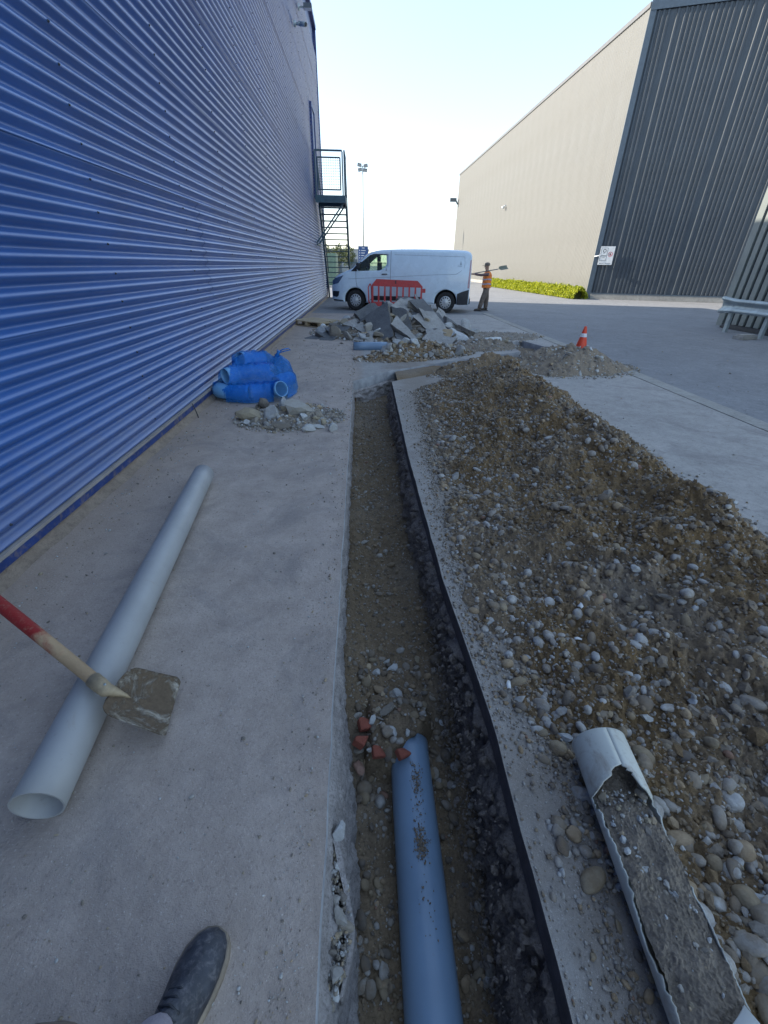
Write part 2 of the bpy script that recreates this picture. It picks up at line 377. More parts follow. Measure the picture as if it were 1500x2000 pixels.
M['seam'] = plain('panel gap', (0.09, 0.12, 0.16), 0.7)
M['red'] = plain('red barrier plastic', (0.5, 0.045, 0.05), 0.5, var=0.15, dirt=((0.3, 0.2, 0.18), 0.35))
M['orange'] = plain('orange cone plastic', (0.75, 0.075, 0.03), 0.5, var=0.1)
M['reflect'] = plain('reflective white band', (0.75, 0.77, 0.8), 0.4)
M['wood'] = plain('pale wood', (0.42, 0.33, 0.21), 0.75, var=0.2, vscale=6)
M['vest'] = plain('orange hi vis cloth', (0.95, 0.25, 0.05), 0.8, var=0.12, vscale=14, bump=0.02, bscale=14)
M['vestband'] = plain('silver reflective tape', (0.45, 0.42, 0.52), 0.5)
M['trouser'] = plain('brown work trousers', (0.17, 0.135, 0.115), 0.9, var=0.25, vscale=12, bump=0.02, bscale=18)
M['shirt'] = plain('dark maroon sleeve', (0.17, 0.11, 0.11), 0.9, var=0.2, bump=0.01)
M['skin'] = plain('skin', (0.5, 0.30, 0.21), 0.6, var=0.08)
M['cap'] = plain('grey cap cloth', (0.19, 0.15, 0.12), 0.9)
M['boot'] = plain('dusty work boot', (0.07, 0.06, 0.055), 0.85, dirt=((0.25, 0.22, 0.18), 0.5))
M['white'] = plain('white paint', (0.72, 0.74, 0.74), 0.5)
M['signblue'] = plain('blue sign face', (0.035, 0.09, 0.25), 0.5)
M['signink'] = plain('dark sign ink', (0.05, 0.06, 0.06), 0.6)
M['signred'] = plain('red sign ink', (0.45, 0.03, 0.03), 0.6)

# ------------------------------------------------------------------ stone shapes
def ico(sub):
    bm = bmesh.new(); bmesh.ops.create_icosphere(bm, subdivisions=sub, radius=1.0)
    V = np.array([v.co[:] for v in bm.verts]); F = np.array([[v.index for v in f.verts] for f in bm.faces]); bm.free(); return V, F
_ICO = {1: ico(1), 2: ico(2), 3: ico(3)}
def rock_shape(seed, ang, sub=2):
    r = np.random.default_rng(seed); V, F = _ICO[sub]; V = V.copy()
    V *= (1 + 0.10 * np.sin(V @ r.normal(size=3) * 2.2 + r.uniform(0, 6)))[:, None]
    k = 9 if ang else 3
    for _ in range(k):
        n = r.normal(size=3); n /= np.linalg.norm(n); d = r.uniform(0.42, 0.75) if ang else r.uniform(0.68, 0.92)
        V -= np.outer(np.maximum(0, V @ n - d), n) * (1.0 if ang else 0.8)
    if ang: V *= (1 + r.normal(scale=0.03, size=len(V)))[:, None]
    return V, F
def rock_meshes(prefix, n, ang, sub, mat):
    out = []
    for i in range(n):
        V, F = rock_shape(100 + i * 7 + (50 if ang else 0), ang, sub)
        me = npmesh(prefix, V, F, not ang); me.materials.append(mat); out.append(me)
    return out
def eulers(N, tilt=0.35):
    return np.stack([rng.normal(scale=tilt, size=N), rng.normal(scale=tilt, size=N), rng.uniform(0, 6.283, N)], 1)
def rotmats(e):
    cx, sx = np.cos(e[:, 0]), np.sin(e[:, 0]); cy, sy = np.cos(e[:, 1]), np.sin(e[:, 1]); cz, sz = np.cos(e[:, 2]), np.sin(e[:, 2])
    Rx = np.zeros((len(e), 3, 3)); Ry = Rx.copy(); Rz = Rx.copy()
    Rx[:, 0, 0] = 1; Rx[:, 1, 1] = cx; Rx[:, 1, 2] = -sx; Rx[:, 2, 1] = sx; Rx[:, 2, 2] = cx
    Ry[:, 1, 1] = 1; Ry[:, 0, 0] = cy; Ry[:, 0, 2] = sy; Ry[:, 2, 0] = -sy; Ry[:, 2, 2] = cy
    Rz[:, 2, 2] = 1; Rz[:, 0, 0] = cz; Rz[:, 0, 1] = -sz; Rz[:, 1, 0] = sz; Rz[:, 1, 1] = cz
    return Rz @ Ry @ Rx
def gravel(name, pos, size, mat, parent=None, ang=0.3, tilt=0.5, flat=(0.5, 0.85), sub=1, rnd=None):
    N = len(pos)
    if N == 0: return None
    sc = np.stack([size * rng.uniform(0.95, 1.45, N), size * rng.uniform(0.75, 1.0, N), size * rng.uniform(*flat, N)], 1) * 0.5
    Rm = rotmats(eulers(N, tilt)); vid = rng.integers(0, 8, N); Vs = []; Fs = []; Rn = []; off = 0
    rv = rng.uniform(0, 1, N) if rnd is None else rnd
    for v in range(8):
        V, F = rock_shape(900 + v, v < 8 * ang, sub); idx = np.where(vid == v)[0]
        if len(idx) == 0: continue
        W = np.einsum('nij,nkj->nki', Rm[idx], V[None] * sc[idx][:, None, :]) + pos[idx][:, None, :]
        Vs.append(W.reshape(-1, 3)); Fs.append((F[None] + (np.arange(len(idx)) * len(V))[:, None, None] + off).reshape(-1, 3))
        Rn.append(np.repeat(rv[idx], len(V))); off += len(idx) * len(V)
    me = npmesh(name, np.concatenate(Vs), np.concatenate(Fs), ang < 0.6, np.concatenate(Rn))
    o = link(name, me, mat, parent); o['kind'] = 'stuff'; return o
def place_stones(name, pos, size, meshes, parent, tilt=0.45, flat=(0.5, 0.85), labels=None):
    e = eulers(len(pos), tilt); out = []
    for i, p in enumerate(pos):
        o = bpy.data.objects.new(name, meshes[int(rng.integers(0, len(meshes)))]); COL.objects.link(o)
        o.parent = parent; o.location = tuple(p); o.rotation_euler = tuple(e[i])
        s = size[i] * 0.5; o.scale = (s * rng.uniform(1.0, 1.45), s * rng.uniform(0.8, 1.05), s * rng.uniform(*flat)); out.append(o)
    return out
PEB = rock_meshes('pebble', 9, False, 3, M['stone']); PEBLO = rock_meshes('pebble', 9, False, 2, M['stone'])
ANG = rock_meshes('rock', 8, True, 2, M['stone_grey'])
PEBT = rock_meshes('pebble', 8, False, 2, M['stone_tr'])

# ================================================================== SETTING: ground, pavement, trench
TR = [(-.115, -1.5), (-.12, .3), (-.135, 1.2), (-.155, 3.5), (-.172, 5.97), (.407, 6.70), (1.464, 7.46), (1.983, 7.78), (2.434, 8.08), (2.98, 8.41),
      (3.02, 9.45), (3.45, 9.84), (3.83, 8.5), (3.86, 7.75), (1.617, 6.85), (1.137, 6.545), (.365, 5.978), (.36, 3.3), (.392, 1.7), (.442, .92), (.434, .2), (.44, -1.5)]
def densify(poly, step):
    out = []
    for i, a in enumerate(poly):
        b = poly[(i + 1) % len(poly)]; L = math.dist(a, b); n = max(1, int(L / step))
        for k in range(n): out.append((a[0] + (b[0] - a[0]) * k / n, a[1] + (b[1] - a[1]) * k / n))
    return out
TRD = []
for (x, y) in densify(TR, 0.09):    # the saw cut wanders by a few millimetres
    a = 0.004 if y < 5.9 else 0.012
    TRD.append((x + a * float(noise2(x * 7, y * 7, 5)), y + a * float(noise2(x * 7, y * 7, 6))))
def sheet(name, outer, holes, z, mat):
    loops = [[Vector((x, y, z)) for x, y in outer]] + [[Vector((x, y, z)) for x, y in h] for h in holes]
    tri = tessellate_polygon(loops); vv = [v for l in loops for v in l]; ff = []
    for t in tri:
        a, b, c = (vv[i] for i in t)
        if (b - a).cross(c - a).z < 0: t = (t[0], t[2], t[1])
        ff.append(t)
    o = link(name, mesh(name, vv, ff), mat); o['kind'] = 'structure'; return o
sheet('pavement', [(-1.95, -4), (4.05, -4), (4.05, 15.4), (-1.95, 15.4)], [TRD], 0.0, M['pave'])
sheet('ground', [(-700, -700), (700, -700), (700, 700), (-700, 700)], [[(-1.8, -3.8), (4.2, -3.8), (4.2, 15.3), (-1.8, 15.3)]], -0.005, M['road'])
# kerb strip between pavement and road: stones end to end
kerb = empty('kerb', (4.05, 0, 0)); kerb['kind'] = 'structure'
y = -1.0; i = 0; kmesh = {}
while y < 15.2:
    L = 1.0
    mb = MB(); mb.box((0, 0, -0.05), (0.215, L - 0.008, 0.006)); 
    if 'k' not in kmesh:
        o = mb.build('kerb_stone', M['kerb'], kerb); kmesh['k'] = o.data
    else: o = link('kerb_stone', kmesh['k'], None, kerb)
    o.location = (0.004 + 0.004 * math.sin(i * 2.1), y, 0.0015 * math.sin(i * 1.7)); y += L; i += 1

trench = empty('trench', (0.15, 3, -0.4)); trench['kind'] = 'structure'
# --- cut faces round the whole outline: a sawn band at the top and a rough face below
def wall_faces():
    pts = []
    for i, a in enumerate(TRD):
        b = TRD[(i + 1) % len(TRD)]; L = math.dist(a, b); near = a[1] < 2.2 and a[0] < 1
        n = max(1, int(L / (0.006 if near else 0.012 if a[1] < 6.1 and a[0] < 1 else 0.03)))
        for k in range(n): pts.append((a[0] + (b[0] - a[0]) * k / n, a[1] + (b[1] - a[1]) * k / n))
    pts.append(pts[0]); p = np.array(pts); d = np.roll(p, -1, 0) - np.roll(p, 1, 0); d[0] = d[1]; d[-1] = d[-2]
    nrm = np.stack([-d[:, 1], d[:, 0]], 1); nrm /= np.linalg.norm(nrm, axis=1)[:, None] + 1e-9
    area = 0.5 * sum(TRD[i][0] * TRD[(i + 1) % len(TRD)][1] - TRD[(i + 1) % len(TRD)][0] * TRD[i][1] for i in range(len(TRD)))
    if area < 0: nrm = nrm                       # clockwise: inward is to the right
    inward = -nrm if area < 0 else nrm
    ker = 7                                      # smooth the corner normals
    for _ in range(ker): inward = (np.roll(inward, 1, 0) + inward + np.roll(inward, -1, 0)) / 3
    s = np.concatenate([[0], np.cumsum(np.linalg.norm(np.diff(p, axis=0), axis=1))])
    return p, inward, s
wp, wi, ws = wall_faces()
def wall_part(name, sel, band, bandmat, roughmat, toe, amp, bandd):
    idx = np.where(sel)[0]
    runs = np.split(idx, np.where(np.diff(idx) > 1)[0] + 1)
    for rn in runs:
        if len(rn) < 3: continue
        rn = np.append(rn, min(rn[-1] + 1, len(wp) - 1))
        p, n, s = wp[rn], wi[rn], ws[rn]
        z0 = np.array([0.0, -0.004, -band * 0.5, -band]); off0 = np.array([0.0, 0.002, 0.003, 0.004])
        X = p[:, 0][None] + n[:, 0][None] * off0[:, None]; Y = p[:, 1][None] + n[:, 1][None] * off0[:, None]; Z = np.repeat(z0[:, None], len(s), 1)
        o = link('sawn_edge', gridmesh('sawn_edge', X, Y, Z), bandmat, trench); 
        zz = np.linspace(-band, -0.56, 60); t = (zz + band) / (-0.56 + band)
        S, T = np.meshgrid(s, zz); tt = np.repeat(t[:, None], len(s), 1)
        d = fbm(S * 9, T * 11, 5, 21, 0.6) * amp + fbm(S * 40, T * 44, 3, 31) * amp * 0.32 + toe(tt, S, p[:, 1][None].repeat(60, 0))
        d = d * sm(0, 0.05, tt) + bandd * (1 - sm(0, 0.05, tt)); d = np.maximum(d, -0.03)
        X = p[:, 0][None] + n[:, 0][None] * d; Y = p[:, 1][None] + n[:, 1][None] * d
        o = link('rough_side', gridmesh('rough_side', X, Y, T), roughmat, trench)
leftsel = (wp[:, 0] < -0.09) & (wp[:, 1] < 5.96)
rightsel = (wp[:, 1] < 5.975) & (wp[:, 0] > 0.3) & (wp[:, 0] < 0.6)
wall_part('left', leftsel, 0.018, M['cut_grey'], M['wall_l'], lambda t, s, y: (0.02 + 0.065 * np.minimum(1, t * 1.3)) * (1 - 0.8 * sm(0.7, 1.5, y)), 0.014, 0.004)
wall_part('right', rightsel, 0.075, M['cut_shade'], M['wall_r'], lambda t, s, y: 0.012 + 0.05 * np.sin(np.minimum(1, t * 1.5) * 1.7) * (0.6 + 0.4 * np.sin(s * 2.3)), 0.034, -0.01)
wall_part('cross', ~leftsel & ~rightsel, 0.13, M['cut_grey'], M['wall_l'], lambda t, s, y: 0.02 + 0.08 * t, 0.03, 0.0)
# --- floor
def floor_z(x, y):
    z = -0.435 + 0.085 * sm(0.95, 1.25, y + 0.5 * (0.17 - x)) + 0.03 * sm(2.0, 5.0, y)
    z = z + 0.05 * sm(0.24, 0.42, x) * (0.6 + 0.6 * noise2(x * 3, y * 3, 9)) + 0.03 * sm(0.02, -0.12, x)
    z = z + 0.012 * fbm(x * 6, y * 6, 4, 11) + 0.007 * fbm(x * 30, y * 30, 3, 12)
    return z
def vary_rows(y0, y1, base, k):
    out = [y0]
    while out[-1] < y1: out.append(out[-1] + base + k * max(0.0, out[-1]))
    return np.array(out)
ys = vary_rows(-1.4, 6.4, 0.006, 0.003); xs = np.linspace(-0.2, 0.46, 120)
XX, YY = np.meshgrid(xs, ys); ZZ = floor_z(XX, YY) + 0.004 * np.abs(fbm(XX * 70, YY * 70, 3, 14))
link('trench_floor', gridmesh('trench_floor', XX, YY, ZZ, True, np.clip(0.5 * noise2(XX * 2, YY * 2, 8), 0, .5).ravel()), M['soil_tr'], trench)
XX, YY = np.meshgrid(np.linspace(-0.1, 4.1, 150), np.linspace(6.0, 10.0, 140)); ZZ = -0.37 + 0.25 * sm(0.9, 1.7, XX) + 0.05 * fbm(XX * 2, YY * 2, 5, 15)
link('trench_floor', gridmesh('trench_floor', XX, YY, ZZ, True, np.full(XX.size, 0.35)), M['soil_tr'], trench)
N = 16000; y = 0.05 + 6.1 * rng.uniform(0, 1, N) ** 1.7; x = rng.uniform(-0.13, 0.42, N); s = np.minimum(0.03, 0.0055 * np.exp(rng.normal(0, 0.55, N)) * (1 + 0.22 * y))
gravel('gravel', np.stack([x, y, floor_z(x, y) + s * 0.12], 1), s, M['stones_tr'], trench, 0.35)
# crumbs clinging to the rough right side and the left ledge
N = 520; y = 0.1 + 5.8 * rng.uniform(0, 1, N) ** 1.3; z = -rng.uniform(0.09, 0.26, N); x = np.interp(y, [0.2, .92, 1.7, 3.3, 6], [.434, .442, .392, .36, .362]) - 0.012 - rng.uniform(0, 0.03, N); s = np.minimum(0.06, 0.026 * np.exp(rng.normal(0, 0.4, N)))
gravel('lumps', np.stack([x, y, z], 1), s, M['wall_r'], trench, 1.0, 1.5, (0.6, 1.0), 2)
N = 2600; y = 0.1 + 5.8 * rng.uniform(0, 1, N) ** 1.5; z = -rng.uniform(0.1, 0.42, N); x = 0.40 - rng.uniform(0, 0.05, N) - 0.03 * np.minimum(1, (-z - 0.08) * 6); s = np.minimum(0.03, 0.009 * np.exp(rng.normal(0, 0.5, N)) * (1 + 0.15 * y))
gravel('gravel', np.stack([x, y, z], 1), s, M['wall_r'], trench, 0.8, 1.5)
N = 240; y = 0.15 + 0.85 * rng.uniform(0, 1, N); 
E0 = empty('ledge_rubble', (-0.09, 0.45, -0.1)); 
# a pocket in the left side: broken slurry sliver with small lumps behind it
def ledge():
    tag(E0, 'pocket of broken grey concrete crumbs behind a thin sliver on the left side of the trench', 'rubble')
    yy = 0.26 + 0.30 * rng.uniform(0, 1, 420); xx = -0.108 + rng.uniform(0, 1, 420) * 0.055 * np.sin(np.clip((yy - 0.24) / 0.34, 0, 1) * math.pi) + 0.004
    zz = -0.075 - 0.35 * (xx + 0.105) + rng.normal(0, 0.004, 420); ss = 0.009 * np.exp(rng.normal(0, 0.45, 420))
    g = gravel('crumbs', np.stack([xx, yy, zz], 1), ss, M['stones_grey'], None, 0.7, 1.2); g.parent = E0; g.matrix_parent_inverse = Matrix.Translation((0.09, -0.45, 0.1))
    pts = [(-0.104, 0.60, -0.06), (-0.083, 0.53, -0.07), (-0.062, 0.46, -0.085), (-0.047, 0.40, -0.095), (-0.046, 0.37, -0.1), (-0.056, 0.33, -0.1), (-0.07, 0.28, -0.1)]
    V = []; 
    for i, (px, py, pz) in enumerate(pts):
        w = 0.007 * (1 - 0.5 * i / 6) + 0.002 * (i % 2)
        V += [(px - w, py, pz + 0.004), (px + w, py + 0.002, pz), (px + w * 0.8, py, pz - 0.09), (px - w * 0.4, py, pz - 0.09)]
    F = [(0, 1, 2, 3)]
    for i in range(len(pts) - 1):
        for k in range(4): F.append((i * 4 + k, i * 4 + 4 + k, i * 4 + 4 + (k + 1) % 4, i * 4 + (k + 1) % 4))
    F.append(tuple(range(len(pts) * 4 - 4, len(pts) * 4))); me = mesh('sliver', V, F)
    o = link('sliver', me, M['wall_l'], E0); o.matrix_parent_inverse = Matrix.Translation((0.09, -0.45, 0.1))
    for (px, py, pz, s, k) in ((-0.078, 0.415, -0.07, 0.055, 0), (-0.068, 0.40, -0.085, 0.05, 1), (-0.085, 0.315, -0.07, 0.045, 2), (-0.092, 0.45, -0.07, 0.03, 3), (-0.075, 0.46, -0.08, 0.03, 4), (-0.09, 0.60, -0.055, 0.06, 5), (-0.085, 0.28, -0.085, 0.035, 6)):
        o = bpy.data.objects.new('lump', ANG[k % 8]); COL.objects.link(o); o.parent = E0; o.matrix_parent_inverse = Matrix.Translation((0.09, -0.45, 0.1))
        o.location = (px, py, pz); o.scale = (s * 0.3, s * 0.62, s * 0.3) if k < 2 else (s * 0.5, s * 0.5, s * 0.4); o.rotation_euler = (0.2, 0.1, 0.35 + k)
ledge()
# stones on the trench floor, each its own part
cand = []
for _ in range(420):
    y = 0.35 + 5.4 * random.random() ** 2.2; x = random.uniform(-0.09, 0.40)
    if y < 1.05 and 0.07 < x < 0.27: continue
    big = 1.5 if 0.85 < y < 1.5 else 1.0
    cand.append((x, y, min(0.055, 0.022 * math.exp(random.gauss(0, 0.35)) * big * (1 + 0.05 * y))))
cand.sort(key=lambda c: -c[2] * px_per_m((c[0], c[1], -0.4))); cand = cand[:270]
pos = np.array([(x, y, float(floor_z(x, y)) + s * 0.12) for x, y, s in cand])
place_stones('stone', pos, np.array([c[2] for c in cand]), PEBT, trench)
for (px, py, s, a, z) in ((714, 1414, .085, .3, -.30), (704, 1445, .08, 1.2, -.30), (740, 1468, .075, .2, -.30), (787, 1470, .07, .5, -.285)):
    p = P(px, py, z); rb = random.Random(int(px)); bmb = bmesh.new(); bmesh.ops.create_cube(bmb, size=1.7)
    bmesh.ops.bisect_plane(bmb, geom=bmb.verts[:] + bmb.edges[:] + bmb.faces[:], plane_co=(.35, .3, .2), plane_no=(rb.uniform(.4, 1), rb.uniform(.3, 1), .5), clear_outer=True); bmesh.ops.holes_fill(bmb, edges=bmb.edges); bmesh.ops.bevel(bmb, geom=bmb.edges[:], offset=.12, segments=1, affect='EDGES')
    me = bpy.data.meshes.new('brick_fragment'); bmb.to_mesh(me); bmb.free(); me.materials.append(M['brick'])
    o = link('brick_fragment', me, None, trench); o.location = p; o.scale = (s * .42, s * .34, s * .28); o.rotation_euler = (.25 + a * .1, .2, a); o['label'] = 'reddish brick fragment on the trench floor'
for o in trench.children: o.matrix_parent_inverse = trench.matrix_basis.inverted() if False else Matrix.Translation((-0.15, -3, 0.4))

# ================================================================== BUILDINGS
WX = -1.83; WEND = 23.4; WTOP = 9.25; WBOT = 0.13
bb = empty('blue_warehouse', (WX - 3, 10, 0)); tag(bb, 'long tall warehouse clad in blue horizontal corrugated steel beside the pavement', 'building')
def par(o, e): o.parent = e; o.matrix_parent_inverse = e.matrix_basis.inverted() if e.parent is None else Matrix.Identity(4); return o
def keep(o, e):                   # parent without moving
    o.parent = e; o.matrix_parent_inverse = (Matrix.Translation(e.location) @ e.rotation_euler.to_matrix().to_4x4()).inverted(); return o
mb = MB(); mb.box((-26, -5.9, 0.0), (WX - 0.09, WEND - 0.02, WTOP - 0.05)); keep(mb.build('wall', M['blue_flash']), bb)
NW, PITCH, SEGS = 10, 0.0915, 10
def corrugated(L):
    pr = []
    for i in range(NW * SEGS + 1):
        z = i * PITCH / SEGS; c = math.cos(2 * math.pi * i / SEGS)
        x = -0.042 * ((1 - c) / 2) ** 1.15
        pr.append((x, z))
    V = []; 
    for (x, z) in pr: V += [(x, 0, z), (x, L, z)]
    F = [(2 * i, 2 * i + 1, 2 * i + 3, 2 * i + 2) for i in range(len(pr) - 1)]
    b = len(V); V += [(-0.05, 0, 0), (-0.05, L, 0), (-0.05, 0, NW * PITCH), (-0.05, L, NW * PITCH)]
    F += [(0, b, b + 1, 1), (2 * len(pr) - 2, 2 * len(pr) - 1, b + 3, b + 2)]
    me = mesh('cladding_sheet', V, F, True)
    return me
rows = int((WTOP - WBOT) / (NW * PITCH)); SL = 5.86
cm = corrugated(SL - 0.004)
for r in range(rows):
    for c in range(5):
        o = link('cladding_sheet', cm, M['blue'] if not cm.materials else None)
        o.location = (WX + 0.002 - 0.0015 * ((r + c) % 3), -5.9 + c * SL, WBOT + r * NW * PITCH + 0.003); o.rotation_euler = (0, -0.0045 - 0.001 * ((r * 7 + c * 3) % 3), 0); keep(o, bb)
mb = MB()                          # screws in their rows, one every second wave
for y in (-1.5, 0.15, 1.9, 3.63, 5.3, 6.91, 8.6, 10.3, 12.0, 13.7, 15.4, 17.1, 18.7, 21.0, 22.6):
    for k in range(1, rows * NW, 2):
        z = WBOT + k * PITCH; mb.lathe([(0.008, 0.0), (0.008, 0.003), (0.005, 0.005), (0.005, 0.009), (0.0, 0.009)], (WX - 0.002, y + 0.01 * math.sin(k), z), 'X', 6)
s_ = mb.build('screws', M['blackplastic']); s_['kind'] = 'stuff'; keep(s_, bb)
mb = MB(); mb.box((WX - 0.09, -5.9, WTOP - 0.1), (WX + 0.035, WEND + 0.03, WTOP + 0.03)); keep(mb.build('roof_edge', M['blue_flash']), bb)
mb = MB(); mb.box((WX - 0.09, WEND - 0.06, 0.05), (WX + 0.02, WEND, WTOP - 0.1)); keep(mb.build('corner_trim', M['blue_flash']), bb)
mb = MB(); mb.box((WX - 0.06, -5.9, 0.108), (WX + 0.022, WEND - 0.06, 0.127)); keep(mb.build('ledge', M['ledge']), bb)
mb = MB(); mb.box((WX - 0.05, -5.9, 0.055), (WX + 0.012, WEND - 0.06, 0.106)); keep(mb.build('base_flashing', M['blue_flash']), bb)
ys = np.arange(-5.9, WEND, 0.03); tt = np.linspace(0, 1, 12)      # dirty mortar plinth with a crumbling foot
S, T = np.meshgrid(ys, tt); rough = fbm(S * 3, T * 2, 5, 41)
X = WX + 0.0 + 0.10 * T ** 2.2 + 0.02 * rough * T; Z = 0.062 * (1 - T) ** 1.3 - 0.012 * T + 0.008 * fbm(S * 12, T * 5, 3, 43) * (1 - T)
keep(link('plinth', gridmesh('plinth', X, S, Z), M['plinth']), bb)
mb = MB(); f = 0.055               # door beside the landing, its frame standing proud of the cladding
for a, b in (((WX - .02, 19.6, 3.5), (WX + f, 19.68, 6.1)), ((WX - .02, 20.62, 3.5), (WX + f, 20.7, 6.1)), ((WX - .02, 19.6, 6.1), (WX + f, 20.7, 6.2))): mb.box(a, b)
dr = mb.build('door', M['blue_flash']); keep(dr, bb)
mb = MB(); mb.box((WX - .02, 19.683, 3.5), (WX + .02, 20.617, 6.097)); d2 = mb.build('door_leaf', M['blue_flash']); d2.parent = dr

# --- right-hand hall: beige long side, slate ribbed front
HT = 10.75; CN = Vector((11.8, 24.76, 0)); FA = R0(-20.0); fd = Vector((math.cos(FA), math.sin(FA), 0))
hall = empty('grey_hall', (18, 40, 0)); tag(hall, 'large hall with sunlit beige long side and slate grey ribbed front', 'building')
BL = Vector((11.3, 62.4, 0)); bd = (BL - CN).normalized(); blen = (BL - CN).length
inn = Vector((fd.x, fd.y, 0))
core = MB(); FL = 16.0; off = 0.09
a = CN + fd * off + bd * off; b_ = CN + fd * FL + bd * off; c_ = b_ + bd * (blen - 0.2); d_ = a + bd * (blen - 0.2)
core.prism([a, b_, c_, d_], (0, 0, 0), (0, 0, HT - 0.05)); keep(core.build('wall', M['slate']), hall)
def ribbed(name, L, H, ribs, d, rw, mat, z0=0.0):
    # profile along +x, ribs stand towards -y
    pr = [(0, 0)]
    for r in ribs: pr += [(r, 0), (r + 0.03, -d), (r + rw, -d), (r + rw + 0.02, 0)]
    pr.append((L, 0)); pr = [(0, 0.02)] + pr + [(L, 0.02)]
    V = []
    for (x, y) in pr: V += [(x, y, z0), (x, y, z0 + H)]
    F = [(2 * i, 2 * i + 2, 2 * i + 3, 2 * i + 1) for i in range(len(pr) - 1)]
    return mesh(name, V, F)
fm = ribbed('facade_panel', 0.998, HT - 0.56, [0.03, 0.21, 0.39, 0.57, 0.75], 0.042, 0.10, M['slate'])
fm2 = ribbed('facade_panel', 0.998, HT - 0.56, [0.03, 0.21, 0.39, 0.75], 0.042, 0.10, M['slate'])
rz = math.atan2(fd.y, fd.x)
for i in range(15):
    me = fm if i % 3 else fm2
    o = link('facade_panel', me, M['slate'] if not me.materials else None); p = CN + fd * (0.22 + i * 1.0)
    o.location = (p.x, p.y, 0.3); o.rotation_euler = (0, 0, rz); keep(o, hall)
mb = MB(); Mf = Matrix.Translation(CN) @ Matrix.Rotation(rz, 4, 'Z')
mb.box((-0.03, -0.06, 0.0), (0.2, 0.05, HT - 0.02), Mf); keep(mb.build('corner_trim', M['roofcap']), hall)
mb = MB(); mb.box((-0.03, -0.075, HT - 0.24), (FL, 0.08, HT + 0.04), Mf); keep(mb.build('roof_edge', M['roofcap']), hall)
mb = MB(); mb.box((0.2, -0.09, 0.0), (FL, 0.02, 0.24), Mf); keep(mb.build('plinth', M['kerb']), hall)
mb = MB(); mb.box((0.2, -0.10, 0.242), (FL, 0.03, 0.29), Mf); keep(mb.build('drip_trim', M['roofcap']), hall)
bz = math.atan2(bd.y, bd.x)
bm_ = ribbed('beige_panel', 1.196, HT - 0.3, [0.02 + 0.17 * k for k in range(7)], 0.014, 0.11, M['beige'])
nb = int(blen / 1.2)
for i in range(nb):                # local -y must face the yard: run the sheets from the far end back to the corner
    o = link('beige_panel', bm_, M['beige'] if not bm_.materials else None); p = CN + bd * (blen - 0.0 - i * (blen / nb))
    o.location = (p.x, p.y, 0.25); o.rotation_euler = (0, 0, bz + math.pi); o.scale = (blen / nb / 1.2, 1, 1); keep(o, hall)
mb = MB(); Mb = Matrix.Translation(BL) @ Matrix.Rotation(bz + math.pi, 4, 'Z')
mb.box((-0.1, -0.06, HT - 0.12), (blen - 0.05, 0.08, HT + 0.04), Mb); keep(mb.build('roof_edge', M['beigecap']), hall)
mb = MB(); mb.box((0, -0.03, 0), (blen - 0.05, 0.03, 0.25), Mb); keep(mb.build('plinth', M['kerb']), hall)
# --- nearer ribbed wing at the right edge
wg = empty('ribbed_wing', (11.5, 9, 0)); tag(wg, 'nearer low building wing with pale ribs behind the crash barrier at the right edge', 'building')
mb = MB(); mb.box((10.15, 4.0, 0.0), (16, 12.70, 4.9)); keep(mb.build('wall', M['wing_dark']), wg)
pw = MB()
for k in range(4): pw.box((0, -k * 0.25 - 0.20, 0), (0.05, -k * 0.25 - 0.045, 4.6))
pw.box((0.05, -1.0, 0), (0.06, 0, 4.6))
po = pw.build('ribbed_panel', M['wing']); pm = po.data; pm.materials.clear(); pm.materials.append(M['wing']); pm.materials.append(M['wing_dark'])
for i, pl_ in enumerate(pm.polygons): pl_.material_index = 1 if i >= 24 else 0
for k in range(8):
    o = po if k == 0 else link('ribbed_panel', pm)
    o.location = (10.06, 12.5 - k * 1.0, 0.12); keep(o, wg)
mb = MB(); mb.box((10.045, 12.53, 0.05), (10.2, 12.74, 4.9)); keep(mb.build('corner_trim', M['wing']), wg)
mb = MB(); mb.box((10.05, 4.0, 0.0), (10.14, 12.52, 0.11)); keep(mb.build('plinth', M['wing_dark']), wg)
mb = MB(); mb.box((10.03, 4.0, 4.73), (10.2, 12.75, 4.95)); keep(mb.build('roof_edge', M['roofcap']), wg)
bm0 = MB()
for z in (0.9, 1.6, 2.3, 3.0, 3.7): bm0.lathe([(0.014, 0), (0.014, 0.008), (0, 0.008)], (10.045, 12.6, z), 'X', 8)

